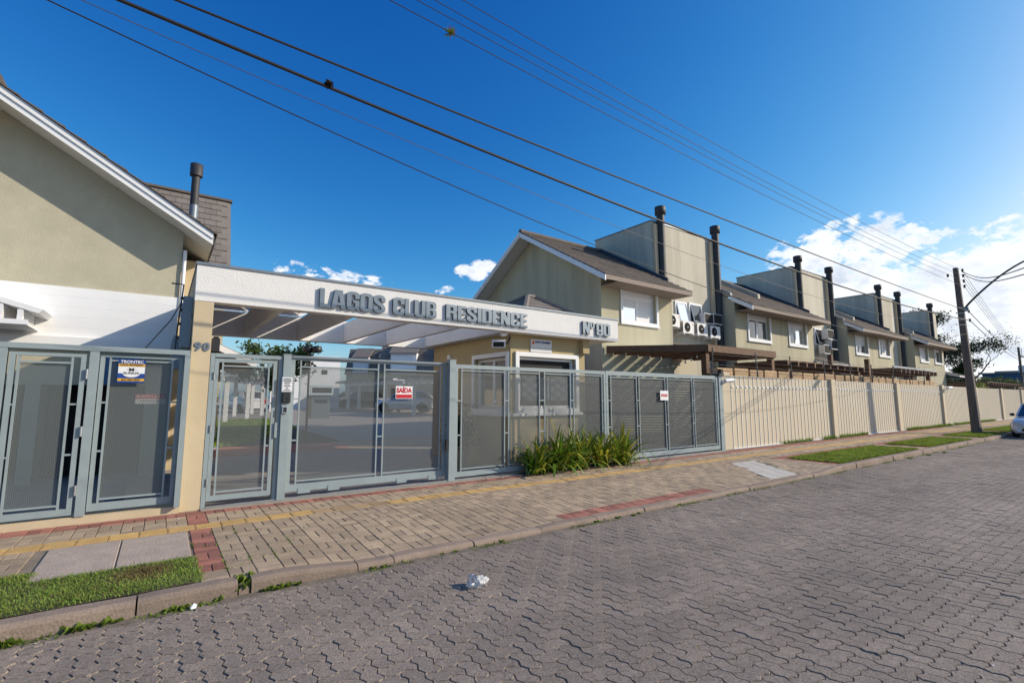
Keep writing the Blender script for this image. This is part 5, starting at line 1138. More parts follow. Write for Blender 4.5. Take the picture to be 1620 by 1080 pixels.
# lamp arm reaching over the road
la = thing('street_lamp', 'curved dark street lamp arm reaching from the pole over the road', 'street lamp', pat(5.5))
a0 = pat(5.45) + Vector((.0, -.12, 0)); pts = []
for t in [i / 14 for i in range(15)]:
    pts.append(a0 + Vector((.15 * t, -2.9 * t, 1.95 * math.sin(t * math.pi / 2 * .98) ** .92)))
q = MB(); q.tube(pts, [.042 - .01 * i / 14 for i in range(15)], 8); q.build('arm', m_wire, la)
q = MB(); q.box(a0.x - .05, a0.x + .05, a0.y - .14, a0.y + .04, a0.z - .13, a0.z + .05); q.build('bracket', m_flash, la)
e = pts[-1]; q = MB(); q.brick(-.12, .12, -.32, .32, -.04, .06, .03); q.v = [tuple(Vector(p) + e + Vector((0, -.3, 0))) for p in q.v]; q.build('lamp_head', m_steel, la)
def wire(label, pxs, r, end, group=None, Yp=5.55, m=None):
    """span of wire in the vertical plane of the pole line, through photo sightings, ending at the pole"""
    P = [onY(px, py, Yp) for px, py in pxs] + [end]
    x = [p.x for p in P]; z = [p.z for p in P]
    i, j, k = 0, len(P) // 2, len(P) - 1
    def zz(t):
        l0 = (t - x[j]) * (t - x[k]) / ((x[i] - x[j]) * (x[i] - x[k])); l1 = (t - x[i]) * (t - x[k]) / ((x[j] - x[i]) * (x[j] - x[k])); l2 = (t - x[i]) * (t - x[j]) / ((x[k] - x[i]) * (x[k] - x[j]))
        return l0 * z[i] + l1 * z[j] + l2 * z[k]
    x0 = -6.0; n = 48; pts = []
    for s in range(n + 1):
        t = x0 + (end.x - x0) * s / n; y = Yp + (end.y - Yp) * max(0, (t - 10) / (end.x - 10)); pts.append((t, y, zz(t)))
    q = MB(); q.tube(pts, r, 6); o = q.top('overhead_wire', m or m_wire, label, 'wire', group, base=pts[-1]); return o, zz
_, z5 = wire('thin overhead wire bearing the air plant tuft', [(616, 0), (1000, 202)], .006, attach['W5'])
wire('lower of the three bare upper wires', [(659, 0), (1000, 185)], .0055, attach['W6'])
wire('middle one of the bare upper wires', [(687, 0), (1000, 174)], .0055, attach['W7'])
wire('topmost bare overhead wire to the pole head', [(731.5, 0), (1000, 154)], .0055, attach['W8'])
wire('thick dark cable without any plant ball', [(500, 89.5), (1000, 289.5)], .013, attach['W4'], Yp=5.45)
_, z3 = wire('thick bundled black cable with a small plant ball on it', [(500, 130), (918, 300)], .018, attach['W3'], Yp=5.45)
p = onY(1535, 553, 5.5); wire('faint thin service wire just below the thick cables', [(500, 162), (829, 300)], .004, pat(4.7) + Vector((0, -.2, 0)), Yp=5.5, m=m_wireg)
wire('lowest thin service wire above the portal', [(500, 197.5), (731, 300)], .0065, pat(4.35) + Vector((0, -.2, 0)), Yp=5.5)
pp = onY(520, 134, 5.45)
q = MB()
for _ in range(160):
    d = Vector((rnd.gauss(0, 1), rnd.gauss(0, 1), rnd.gauss(0, 1))).normalized(); l = rnd.uniform(.03, .06); s = d.cross(Vector((0, 0, 1))).normalized() * .01; c = Vector((pp.x, 5.45, z3(pp.x) + .03))
    q.add([c - s, c + s, c + d * l + s, c + d * l - s], [(0, 1, 2, 3)])
q.top('moss_ball', m_bark, 'small round grey plant ball perched on the thick cable', 'plant', base=(pp.x, 5.45, pp.z))
pp = onY(713, 50, 5.55); q = MB()
for k in range(90):
    th = rnd.uniform(0, 6.283); up_ = rnd.uniform(.0, 1.0); d = Vector((math.cos(th) * (1 - up_ * .6), math.sin(th) * (1 - up_ * .6), up_ - .15)).normalized(); l = rnd.uniform(.06, .13); s = d.cross(Vector((0, 0, 1.01))).normalized() * .006; c = Vector((pp.x, 5.55, z5(pp.x) - .02))
    q.add([c - s * 1.6, c + s * 1.6, c + d * l], [(0, 1, 2)], 1 if k % 9 == 0 else 0)
q.top('air_plant', [m_leaf3, m_orange], 'spiky green air plant growing on the thin upper wire', 'plant', base=(pp.x, 5.55, pp.z))
# second pole further along and the spans to it
X2, Y2 = 75.0, 10.6
up2 = pole('utility_pole', 'distant dark utility pole beyond the beige wall', X2, Y2, .0, .0, 7.0, .17, .12)
q = MB(); q.box(X2 - 1.0, X2 + .9, Y2 - .3, Y2 - .18, 5.9, 6.05); q.build('cross_arm', m_pole, up2)
for k, z in enumerate((6.8, 6.55, 6.3, 6.05)): insul((X2, Y2 - .2, z), up2)
for i, nm in enumerate(('W8', 'W7', 'W6', 'W5', 'W4', 'W3')):
    a = attach[nm]; b = Vector((X2, Y2 - .2, 6.8 - .25 * min(i, 4) - (.3 if i > 4 else 0))); pts = [a.lerp(b, t / 20) - Vector((0, 0, 1.0 * 4 * (t / 20) * (1 - t / 20) * .3)) for t in range(21)]
    q = MB(); q.tube(pts, .016 if i > 3 else .008, 5); q.top('overhead_wire', m_wire, 'overhead wire span running on from the leaning pole to the distant pole', 'wire', 'wire spans beyond the leaning pole', base=a)
for k, (px, py) in enumerate(((1620, 424), (1620, 434))):
    a = pat(7.1 - .1 * k - (1.9 if k == 2 else 0)) + Vector((.1, -.2, 0)); b = onY(px, py, 2.0) if k < 2 else onY(px, py, 2.0); pts = [a.lerp(b, t / 10) - Vector((0, 0, .25 * math.sin(math.pi * t / 10))) for t in range(11)]
    q = MB(); q.tube(pts, .014, 5); q.top('service_drop', m_wire, ('upper', 'middle', 'low')[k] + ' service drop cable crossing the road from the leaning pole', 'wire', base=a)

# ------------------------------------------------------------------ vehicles (front at local x=0, length along +x)
def loft(mb, secs, mi=0, sm=True, caps=True):
    n = len(secs[0]); vs = [p for s in secs for p in s]
    fs = [(i * n + j, i * n + (j + 1) % n, (i + 1) * n + (j + 1) % n, (i + 1) * n + j) for i in range(len(secs) - 1) for j in range(n)]
    mb.add(vs, fs, mi, .5, sm)
    if caps: mb.add(secs[0], [tuple(range(n))[::-1]], mi, .5); mb.add(secs[-1], [tuple(range(n))], mi, .5)
def car(name, label, loc, rz, paint, Lc=3.85, Wd=1.64, Hc=1.42, suv=False, plate=True):
    c = thing(name, label, 'car', loc, rz, local=True); hw = Wd / 2
    zb = .19 if not suv else .26; zh = .74 if not suv else .92; zbelt = .90 if not suv else 1.06
    body = MB()
    st = [(0.0, .80, zb + .06, zh - .22), (.06, .91, zb, zh - .12), (.22, .97, zb, zh - .03), (.55, 1.0, zb, zh + .04), (1.05, 1.0, zb, zbelt - .03), (1.35, 1.0, zb, zbelt), (2.4, 1.0, zb, zbelt + .02), (Lc - .5, .99, zb, zbelt + .04), (Lc - .12, .95, zb + .03, zbelt + .02), (Lc, .86, zb + .1, zbelt - .12)]
    secs = []
    for x, w, z0, z1 in st:
        w *= hw; bow = .06 * (1 - abs(2 * x / Lc - 1))
        half = [(w * .86, z0), (w * .97, z0 + .10), (w, z0 + .32 * (z1 - z0)), (w * .995, z0 + .62 * (z1 - z0)), (w * .95, z1 - .07), (w * .86, z1 - .015), (w * .5, z1 + .02), (0, z1 + .028)]
        fullp = [Vector((x + (.13 if x < .5 else 0) * (abs(y) / hw) ** 2 * (1 - x / .55 if x < .55 else 0) - (.1 * (abs(y) / hw) ** 2 if x > Lc - .2 else 0), y, z)) for y, z in half] + [Vector((x + (.13 if x < .5 else 0) * (abs(y) / hw) ** 2 * (1 - x / .55 if x < .55 else 0) - (.1 * (abs(y) / hw) ** 2 if x > Lc - .2 else 0), -y, z)) for y, z in half[-2::-1]]
        secs.append(fullp)
    loft(body, secs); bo = body.build('body', paint, c)
    # cabin: glass body with painted roof and pillars
    x0, x1, x2, x3 = (.98, 1.62, Lc - .85, Lc - .28) if not suv else (1.0, 1.72, Lc - .75, Lc - .12)
    zt = Hc; cb = MB()
    def sec(x, z, w): return [Vector((x, w * .9, zbelt - .03)), Vector((x, w * .9, zbelt - .03 + (z - zbelt) * .5)), Vector((x, w * .78, z)), Vector((x, 0, z + .03)), Vector((x, -w * .78, z)), Vector((x, -w * .9, zbelt - .03 + (z - zbelt) * .5)), Vector((x, -w * .9, zbelt - .03))]
    g = MB(); lo = [(x0, hw * .86, zbelt - .02), (x3, hw * .86, zbelt - .0)]; hi = [(x1, hw * .70, zt - .05), (x2, hw * .72, zt - .05)]
    vs = [(lo[0][0], -lo[0][1], lo[0][2]), (lo[0][0], lo[0][1], lo[0][2]), (lo[1][0], lo[1][1], lo[1][2]), (lo[1][0], -lo[1][1], lo[1][2]), (hi[0][0], -hi[0][1], hi[0][2]), (hi[0][0], hi[0][1], hi[0][2]), (hi[1][0], hi[1][1], hi[1][2]), (hi[1][0], -hi[1][1], hi[1][2])]
    g.add(vs, [(0, 1, 5, 4), (1, 2, 6, 5), (2, 3, 7, 6), (3, 0, 4, 7)]); g.build('windows', m_carglass, c)
    r_ = MB(); loft(r_, [[Vector((x, y * w, z)) for y, z in ((hw, zt - .055), (hw * .985, zt - .03), (hw * .8, zt - .005), (0, zt + .012), (-hw * .8, zt - .005), (-hw * .985, zt - .03), (-hw, zt - .055))] for x, w in ((x1 - .04, .70), (x1 + .2, .72), (x2, .72), (x2 + .06, .71))]); r_.build('roof', paint, c)
    for s in (-1, 1):
        for (a, b) in (((x0, s * hw * .862, zbelt - .02), (x1, s * hw * .705, zt - .045)), ((x3, s * hw * .862, zbelt), (x2, s * hw * .725, zt - .045)), (((x0 + x3) / 2, s * hw * .868, zbelt), ((x1 + x2) / 2 + .05, s * hw * .725, zt - .045))):
            q = MB(); q.tube([a, b], .032, 6); q.build('pillar', paint, c)
        q = MB(); q.lathe([(0, -.09), (.075, -.06), (.085, .0), (.05, .07), (0, .09)], (0, 0, 0), 10, ax='y'); q.v = [(x0 + .42 + v[0] * .7, s * (hw + .07) + v[1], zbelt + .03 + v[2] * .8) for v in q.v]; q.build('mirror', m_black if not suv else paint, c)
        # headlight
        q = MB(); ys = [.50, .62, .74, .84, .86, .80, .66, .52]; zs2 = [-.12, -.135, -.12, -.06, .02, .035, .02, -.02]
        hp = [Vector((.035 + .13 * (y) ** 2 * .92 + (zh - .14 + z - (zh - .2)) * .22, s * y * hw, zh - .13 + z)) for y, z in zip(ys, zs2)]
        q.add([p - Vector((.025, 0, 0)) for p in hp] + [p + Vector((.10, 0, 0)) for p in hp], [tuple(range(8))] + [(i, (i + 1) % 8, 8 + (i + 1) % 8, 8 + i) for i in range(8)]); q.build('headlight', m_headl, c)
        q = MB(); q.lathe([(.055, -.02), (.055, .02)], (.055 + .07, s * hw * .72, zb + .16), 10, ax='x'); q.build('fog_lamp', m_dark, c)
        q = MB(); q.box(Lc - .12, Lc - .03, s * hw * .62 - .08, s * hw * .62 + .14 * s if s > 0 else s * hw * .62 + .08, zbelt - .3, zbelt - .02); q.build('tail_light', m_redp, c)
        for xw in (.72, Lc - .72):
            R_ = .29 if not suv else .345
            q = MB(); q.lathe([(R_ * .62, -.09), (R_ * .93, -.095), (R_, -.06), (R_, .06), (R_ * .93, .095), (R_ * .62, .09)], (xw, s * (hw - .10), R_), 22, ax='y'); wo = q.build('tyre', m_rubber, c)
            q = MB(); q.lathe([(0, .075), (R_ * .25, .08), (R_ * .45, .06), (R_ * .6, .088), (R_ * .64, .08)] if s > 0 else [(0, -.075), (R_ * .25, -.08), (R_ * .45, -.06), (R_ * .6, -.088), (R_ * .64, -.08)], (xw, s * (hw - .10), R_), 20, ax='y'); q.build('wheel_rim', m_steel, wo)
            q = MB(); n_ = 14; q.add([(xw + (R_ + .06) * math.cos(R(180 * i / n_)), s * (hw + .006), R_ + (R_ + .06) * math.sin(R(180 * i / n_))) for i in range(n_ + 1)], [tuple(range(n_ + 1))]); q.build('wheel_arch', m_dark, c)
    q = MB(); q.prism([(-.36, zh - .20), (.36, zh - .20), (.30, zh - .27), (-.30, zh - .27)], 'x', -.008, .06); q.build('grille', m_dark, c)
    q = MB(); q.prism([(-.46, zb + .10), (.46, zb + .10), (.40, zb + .21), (-.40, zb + .21)], 'x', -.012, .08); q.build('lower_grille', m_dark, c)
    if plate: q = MB(); q.box(-.03, -.013, -.2, .2, zb + .215, zb + .33); q.build('number_plate', m_pinkw, c)
    q = MB(); q.box(.25, Lc - .2, -hw * .8, hw * .8, zb - .04, zb + .15); q.build('underbody', m_dark, c)
    return c
m_headl = mat('headlight_lens', (0.45, 0.47, 0.48), .12, .1, 12.0, coat=.6)
car('parked_car', 'white hatchback parked at the kerb past the utility pole', (28.7, 3.80, ZR), 0, m_carw)
# ------------------------------------------------------------------ courtyard behind the gates
def zc(Y): return max(0., (Y - 11.) * .0185)
def onC(px, py):
    d = pix(px, py); t = (1.5 + 11 * .0185) / (.0185 * d.y - d.z); return Vector((t * d.x, t * d.y, zc(t * d.y)))
court = thing('courtyard', None, None); court['kind'] = 'structure'
q = MB(); sheet(q, lin(.53, 60, 24), lin(8.03, 90, 40), lambda x, y: zc(y) + .002); q.build('drive', m_drive, court)
q = MB(); sheet(q, lin(.9, 4.6, 6), lin(14.2, 16.4, 4), lambda x, y: zc(y) + .008); q.build('red_path', m_red, court)
q = MB(); sheet(q, lin(4.6, 16, 6), lin(14.2, 16.6, 4), lambda x, y: zc(y) + .008); q.build('tan_path', m_brick, court)
gq = MB(); lawn = [onC(338, 697), onC(420, 697), onC(422, 672), onC(345, 668)]
xs_, ys_ = (.9, 4.9), (16.5, 30)
q = MB(); sheet(q, lin(*xs_, 10), lin(*ys_, 10), lambda x, y: zc(y) + .012); q.build('lawn_soil', m_soil, court)
for _ in range(26000):
    x, y = rnd.uniform(*xs_), rnd.uniform(*ys_)
    if x > 2.0 + (y - 16.5) * .45: continue
    h_ = rnd.uniform(.05, .11); th = rnd.uniform(0, 6.28); w = .016; dx, dy = math.cos(th), math.sin(th); z = zc(y) + .012
    gq.add([(x - dy * w, y + dx * w, z), (x + dy * w, y - dx * w, z), (x + dx * .05, y + dy * .05, z + h_)], [(0, 1, 2)])
o = gq.build('lawn', [m_grass], None, recalc=False); tag(o, 'green courtyard lawn seen through the pedestrian gate', 'grass', kind='stuff')
# carports of white posts and beams
def carport(label, bases, top, ang, beam_len, nb=4, cover=None):
    o = thing('carport', label, 'carport', bases[0])
    for b in bases: q = MB(); q.box(b.x - .10, b.x + .10, b.y - .10, b.y + .10, b.z - .05, top); q.build('post', m_band, o)
    d = (bases[-1] - bases[0]).normalized(); d.z = 0; s = Vector((-d.y, d.x, 0))
    def bm(a, b, w, z0, z1, nm):
        dd = (b - a).normalized(); ss = Vector((-dd.y, dd.x, 0)) * w; q = MB()
        q.add([Vector((p.x, p.y, z)) for z in (z0, z1) for p in (a - ss, b - ss, b + ss, a + ss)], [(3, 2, 1, 0), (4, 5, 6, 7), (0, 1, 5, 4), (1, 2, 6, 5), (2, 3, 7, 6), (3, 0, 4, 7)]); q.build(nm, m_band, o)
    bm(bases[0] - d * .8, bases[-1] + d * .8, .07, top - .02, top + .20, 'beam')
    L_ = (bases[-1] - bases[0]).length + 1.4
    for k in range(nb): p = bases[0] - d * .7 + d * (L_ * k / (nb - 1)); bm(p - s * .9, p + s * beam_len, .05, top + .21, top + .36, 'rafter')
    q = MB(); a = bases[0] - d * .8 - s * .9; b = bases[-1] + d * .8 - s * .9; c_ = b + s * (beam_len + .9); e_ = a + s * (beam_len + .9); q.add([Vector((p.x, p.y, top + .39 + .0)) for p in (a, b, c_, e_)], [(0, 1, 2, 3)]); q.build('cover', cover or m_glassr, o)
Rv = Vector((.8124, -.5831, 0)); Fv = Vector((.5831, .8124, 0))
def cp(px, dep, z=None): p = Fv * dep + Rv * ((px - 810) / 770. * dep); p.z = zc(p.y) if z is None else z; return p
carport('white carport with posts and rafters over the white car', [cp(656, 33), cp(700, 32), cp(745, 31)], 2.55, 0, 5.0, 7, m_pot)
carport('long white carport over the dark cars at the back', [cp(553, 43), cp(570, 41.5), cp(612, 38), cp(632, 36.4)], 2.6, 0, 5.0, 9, m_pot)
carport('white pergola posts striped with shadow beyond the pedestrian gate', [cp(361, 24), cp(395, 27.5), cp(418, 31)], 2.35, 0, 4.2, 7)
carport('second row of white pergola posts behind the striped ones', [cp(375, 30), cp(402, 33), cp(432, 36)], 2.5, 0, 4.5, 6)
rzc = math.atan2(-.5831, .8124)
car('courtyard_car', 'white sport utility car parked under the carport behind the exit gate', cp(598, 36.6), rzc, m_carw, 4.25, 1.78, 1.62, True)
car('courtyard_car', 'dark grey car nose out under the far carport', cp(538, 46), rzc, m_card, 4.2, 1.75, 1.46)
car('courtyard_car', 'silver blue car half hidden behind the dark one', cp(522, 49), rzc, m_cars, 4.1, 1.72, 1.44)
car('courtyard_car', 'white car behind the striped pergola posts', cp(372, 36), R(-75), m_carw, 4.0, 1.7, 1.45)
# back buildings
q = MB(); a = cp(508, 42); q.box(a.x - 2.6, a.x + 1.9, a.y + 1, a.y + 6, -.05, 5.2); wb = q.top('white_building', m_far, 'plain white two storey block behind the courtyard tree', 'building', base=(a.x, a.y, 0))
for k in range(2): q = MB(); x = a.x - 1.2 + 1.5 * k; q.box(x, x + .5, a.y + .98, a.y + .998, 3.6, 4.0); q.build('window', m_dark, wb)
def back_house(label, px, dep, w, roofm):
    p = cp(px, dep); h = thing('courtyard_house', label, 'house', p, rzc, 'houses at the back of the courtyard', local=True)
    q = MB(); q.box(0, w, 0, 6, -.3, 3.4); q.build('wall', m_stucco, h)
    q = MB(); tile_slope(q, Vector((-.1, -.35, 3.3)), Vector((w + .1, -.35, 3.3)), Vector((w + .1, 1.4, 6.3)), Vector((-.1, 1.4, 6.3)), .34, .36, .03); o_ = q.build('roof', roofm, h); o_['kind'] = 'stuff'
    q = MB(); q.box(-.1, w + .1, 1.4, 6, 3.4, 6.3); q.build('upper_wall', m_stucco, h)
    for k in range(2):
        x = w * (.12 + .46 * k); q = MB(); q.box(x, x + w * .26, -.25, 1.5, 3.2, 5.2); q.build('dormer', m_far, h)
        q = MB(); q.prism([(-.5, 5.1), (-.5, 5.2), (1.6, 6.4), (1.6, 6.2)], 'x', x - .12, x + w * .26 + .12); q.build('dormer_roof', m_tile2, h)
        s_ = frame_xz(x + .2, x + w * .26 - .2, 3.7, 4.9, -.252, .08, .04, 'window', h, m_trim); q = MB(); q.box(x + .28, x + w * .26 - .28, -.27, -.255, 3.78, 4.82); q.build('pane', m_shutter, s_)
back_house('courtyard house with steep tiled roof above the white carport', 600, 47, 9.5, m_tile2); back_house('courtyard house with steep tiled roof beside the white block', 548, 54, 6.5, m_tile2)
# low gabled outbuilding beyond the pedestrian gate
ob = thing('outbuilding', 'small cream outbuilding with white gable edge beyond the pedestrian gate', 'building', (1.4, 16, 0))
q = MB(); q.box(-1.2, 1.22, 15.2, 20, -.05, 2.5); q.prism([(-1.2, 2.5), (1.22, 2.5), (0, 3.25)], 'y', 15.2, 20); q.build('wall', m_cream, ob)
q = MB(); q.prism([(0, 3.30), (2.05, 2.35), (2.05, 2.50), (0, 3.46)], 'y', 14.7, 20.2); q.build('roof', m_tile2, ob); q = MB(); q.prism([(0, 3.27), (2.05, 2.31), (2.05, 2.47), (0, 3.44)], 'y', 14.62, 14.69); q.build('verge_board', m_trim, ob)
# courtyard lamp post
lp = thing('garden_lamp', 'slim black garden lamp post with two round heads in the courtyard', 'lamp post', (3.6, 15.2, 0)); b = cp(489, 15.5)
q = MB(); q.tube([(b.x, b.y, zc(b.y)), (b.x, b.y, 3.05)], .035, 8); q.build('post', m_black, lp)
for dx in (-.05, .18): q = MB(); q.lathe([(.12, 2.95), (.15, 2.98), (.15, 3.13), (.1, 3.16)], (b.x + dx, b.y - dx * .7, .0), 14); q.build('lamp_head', m_black, lp)
# ------------------------------------------------------------------ plants
blade_me = []
for s in range(8):
    rr = random.Random(s + 40); q = MB(); L_ = 1.0; bend = rr.uniform(.15, .95) if s < 6 else rr.uniform(.8, 1.1); n = 6; w = .036; vs = []
    for k in range(n + 1):
        t = k / n; ww = w * (1 - t ** 2.5) * (.55 + .45 * min(1, t * 4)); y = bend * t * t * .8 * L_; z = (t - bend * .55 * t ** 3) * L_
        if s >= 6: z = (t - .85 * t ** 2.6) * L_; y = .75 * t ** 1.3 * L_
        vs += [(-ww, y - .006, z), (0, y + .006, z), (ww, y - .006, z)]
    q.add(vs, [(k * 3 + j, k * 3 + j + 1, k * 3 + j + 4, k * 3 + j + 3) for k in range(n) for j in (0, 1)], 0, 0., True); blade_me.append(q.mesh('leaf_blade', [m_blade], recalc=False))
blade_y = []
for m_ in blade_me: c_ = m_.copy(); c_.materials.clear(); c_.materials.append(m_bladey); blade_y.append(c_)
clumps = [(6.22, 7.80, .72, 1.05, 'flax clump with arching leaves at the left end of the bed'), (6.85, 7.86, .85, .9, 'upright flax clump in front of the booth window'), (7.45, 7.84, .82, .95, 'yellow striped flax clump in the middle of the bed'), (8.1, 7.86, .84, .9, 'tall flax clump before the fence end post'), (8.75, 7.86, .80, 1.05, 'spreading flax clump at the right end of the bed by the entrance gate')]
bed = MB(); sheet(bed, lin(5.9, 9.1, 10), lin(7.68, 8.06, 3), lambda x, y: .012 + .01 * noise.noise((x * 4, y * 4, 1))); bed.build('planting_bed', m_soil, walk)
for (x, y, s, sp, lab) in clumps:
    o = thing('flax_plant', lab, 'plant', (x, y, 0), group='flax plants by the fence')
    for k in range(78):
        th = rnd.uniform(0, 6.283); tilt = abs(rnd.gauss(0, 1)) * .38 * sp; kk = rnd.randrange(6) if rnd.random() < .86 else rnd.choice((6, 7)); sc = 1.28 * s * rnd.uniform(.5, 1.12)
        if y + math.sin(th) * tilt * sc > 8.2 and rnd.random() < .6: th = -th
        b = inst('leaf_blade', (blade_y if rnd.random() < .34 else blade_me)[kk], o, (x + rnd.gauss(0, .10), y + rnd.gauss(0, .05), .0), (-tilt * .9, 0, th - math.pi / 2), (rnd.uniform(.8, 1.3), sc, sc))
sh = MB()
for _ in range(1500):
    d = Vector((rnd.gauss(0, .16), rnd.gauss(0, .16), abs(rnd.gauss(.42, .2)))); n_ = Vector((rnd.gauss(0, 1), rnd.gauss(0, 1), rnd.gauss(0, 1))).normalized(); s = n_.cross(Vector((.3, .2, 1))).normalized() * .022; t = n_.cross(s).normalized() * .03
    p = Vector((5.45, 9.6, .35)) + d; sh.add([p - s, p + t, p + s, p - t], [(0, 1, 2, 3)])
shp = thing('potted_shrub', 'dark clipped shrub in an ochre pot beside the booth', 'shrub', (5.45, 9.6, 0)); sh.build('crown', m_leaf2, shp, recalc=False); q = MB(); q.lathe([(.16, 0), (.22, .42), (.22, .45), (.17, .45)], (5.45, 9.6, 0), 14); q.build('pot', m_booth, shp)
def grow_tree(name, label, base, H, spread, leafm, nleaf, lsize, seed, levels=4, flat=0.0, leafy=1.0, trunk_r=.16, first=.35, group=None, droop=0.0):
    rr = random.Random(seed); o = thing(name, label, 'tree', base, group=group); br = MB(); tips = []
    def grow(p, d, l, r, lv):
        n = 4; pts = [p]; rs = [r]; dd = d.copy(); q = p
        for k in range(n):
            dd = (dd + Vector((rr.gauss(0, .16), rr.gauss(0, .16), rr.gauss(0, .10) + (.05 if not flat else -.02 * lv)))).normalized(); q = q + dd * l / n; pts.append(q); rs.append(r * (1 - .42 * (k + 1) / n))
        br.tube(pts, rs, 7 if lv < 2 else 5, cap=False)
        if lv >= levels - 1:
            tips.extend(pts[1:])
            return
        m = rr.choice((2, 3, 3)) + (1 if lv == 0 else 0)
        for k in range(m):
            th = 6.283 * (k + rr.random() * .6) / m; out_ = Vector((math.cos(th), math.sin(th), 0)); ang = rr.uniform(.45, .95); nd = (dd * math.cos(ang) + out_ * math.sin(ang) * spread + Vector((0, 0, -flat * .25 * lv))).normalized()
            grow(pts[-1 - (k % 2 if lv else 0)], nd, l * rr.uniform(.58, .82), rs[-1] * .72, lv + 1)
    b = Vector(base); grow(b, Vector((rr.gauss(0, .06), rr.gauss(0, .06), 1)).normalized(), H * first, trunk_r, 0)
    br.build('trunk', m_bark, o)
    if leafy:
        lf = MB(); per = max(1, int(nleaf / max(1, len(tips))))
        for t in tips:
            dens = rr.uniform(.3, 1.6)
            for _ in range(int(per * dens)):
                c = t + Vector((rr.gauss(0, 1), rr.gauss(0, 1), rr.gauss(0, .55 if flat else .8) - droop)) * (H * .042); n_ = Vector((rr.gauss(0, 1), rr.gauss(0, 1), rr.gauss(0, 1) + 1.0)).normalized(); s = n_.cross(Vector((rr.gauss(0, 1), rr.gauss(0, 1), rr.gauss(0, 1)))).normalized(); t2 = n_.cross(s); k = lsize * rr.uniform(.6, 1.4)
                lf.add([c - s * k * .5, c + t2 * k, c + s * k * .5, c - t2 * k], [(0, 1, 2, 3)])
        lf.build('crown', leafm, o, recalc=False)
    return o
b = cp(447, 19.0); grow_tree('courtyard_tree', 'leafy young tree rising behind the pedestrian gate under the pergola', b, 3.9, 1.15, m_leaf, 5200, .075, 5, 4, 0, 1.0, .07, .36)
def tp(px, dep): v = cp(px, dep); v.z = 0; return v
grow_tree('bare_tree', 'mostly leafless tree with upright branches behind the leaning pole', tp(1536, 58), 13.5, .8, m_leaf2, 1500, .10, 21, 6, 0, 1, .22, .27)
grow_tree('umbrella_tree', 'flat topped spreading tree right of the leaning pole', tp(1560, 55), 7.0, 1.9, m_leaf, 26000, .13, 9, 5, .8, 1.0, .20, .40)
grow_tree('evergreen_tree', 'dense dark green tree just behind the last townhouse', tp(1492, 57), 8.2, 1.5, m_leaf2, 52000, .17, 33, 5, .3, 1.0, .25, .26)
grow_tree('evergreen_tree', 'rounded dark tree with lighter top left of the leaning pole', tp(1516, 60), 8.0, 1.5, m_leaf, 46000, .16, 17, 5, .5, 1.0, .25, .26)
grow_tree('pine_tree', 'tall sparse tree crown showing above the last tower', tp(1478, 62), 13.0, 1.0, m_leaf2, 18000, .13, 71, 5, .3, 1.0, .25, .40)
grow_tree('yellow_green_tree', 'bright yellow green tree beside the blue building', tp(1606, 70), 5.6, 1.2, m_leaf3, 9000, .14, 4, 4, 0, 1.0, .15, .3)
for i, (x, y, z, s) in enumerate(((46.0, 8.8, 1.9, .5), (74, 9.6, 1.2, 1.1), (86, 9.5, .8, 1.2), (80, 11.5, 1.0, 1.4))):
    q = MB()
    for _ in range(1100):
        d = Vector((rnd.gauss(0, .55) * s, rnd.gauss(0, .4) * s, abs(rnd.gauss(.35, .35)) * s)); n_ = Vector((rnd.gauss(0, 1), rnd.gauss(0, 1), rnd.gauss(.5, 1))).normalized(); u = n_.cross(Vector((.3, .2, 1))).normalized() * .10; v = n_.cross(u); p = Vector((x, y, z)) + d
        q.add([p - u * .5, p + v, p + u * .5, p - v], [(0, 1, 2, 3)])
    q.top('garden_shrub', m_leaf3 if i != 3 else m_leaf, ('lime green shrub topping the beige wall by the far camera', 'leafy green shrub behind the wall near the reddish pergola', 'fan leaved green shrub by the blue building', 'dark green shrub in front of the yellow green tree')[i], 'shrub', base=(x, y, 0))
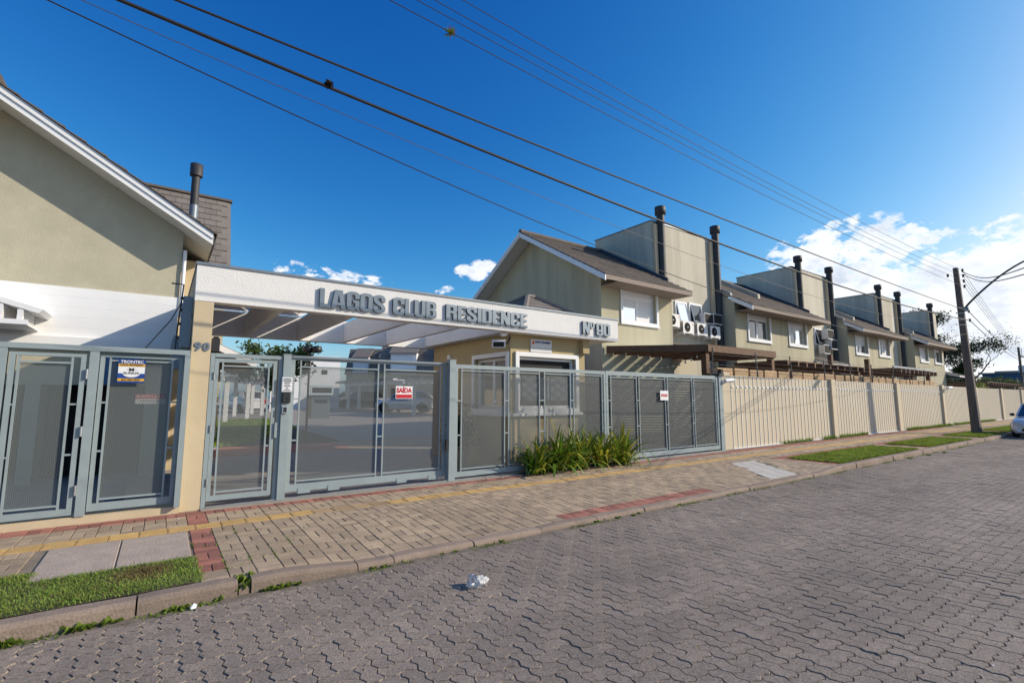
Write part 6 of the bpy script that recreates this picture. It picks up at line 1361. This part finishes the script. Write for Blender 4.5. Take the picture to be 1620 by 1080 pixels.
# far buildings and hill
a = cp(1553, 66); e_ = cp(1592, 66)
q = MB(); q.box(a.x, a.x + 9, a.y - 7, a.y, -.1, 4.75); fb = q.top('blue_building', m_blueb, 'low blue building behind the spreading tree', 'building', base=(a.x, a.y, 0)); q = MB(); q.box(a.x - .3, a.x + 9.3, a.y - 7.3, a.y + .3, 4.75, 4.9); q.build('roof', m_flash, fb); q = MB(); q.box(a.x - .03, a.x - .002, a.y - 3, a.y - 1.6, 1, 3.4); q.build('door', m_pinkw, fb)
a = cp(1611, 100); q = MB(); q.box(a.x, a.x + 10, a.y - 8, a.y, -.1, 8.2); fb = q.top('far_white_building', m_far, 'tall white building by the distant pole', 'building', base=(a.x, a.y, 0))
for k in range(3):
    for j in range(3): q = MB(); q.box(a.x - .03, a.x - .002, a.y - 1.9 - 2.3 * j, a.y - .9 - 2.3 * j, 2 + 2.0 * k, 3.2 + 2.0 * k); q.build('window', m_dark, fb)
a = cp(1578, 130); q = MB(); q.box(a.x, a.x + 10, a.y - 6, a.y, -.1, 8.3); fb = q.top('far_cream_building', m_cream, 'pale building below the wooded hill', 'building', base=(a.x, a.y, 0)); q = MB(); q.box(a.x - .5, a.x + 10.5, a.y - 6.5, a.y + .5, 8.3, 8.7); q.build('roof', m_tile2, fb)
q = MB(); hx = lin(450, 1500, 50); hy = lin(-500, 420, 46)
sheet(q, hx, hy, lambda x, y: -4 + 54 * math.exp(-((x - 950) / 260) ** 2 - ((y - 60) / 130) ** 2) * (1 + .22 * noise.noise((x * .012, y * .012, 2))) + 3 * noise.noise((x * .05, y * .05, 1))); struct(q, 'hills', m_hill)
gr = thing('garden_rail', 'dark horizontal rail fence beyond the beige wall near the trees', 'fence', (66, 9.3, 0))
for k in range(4): q = MB(); q.box(60, 100, 9.3, 9.36, 1.75 + k * .22, 1.87 + k * .22); q.build('rail', m_wood, gr)
for k in range(9): q = MB(); q.box(60 + 5 * k, 60.15 + 5 * k, 9.37, 9.5, 0, 2.6); q.build('post', m_wood, gr)
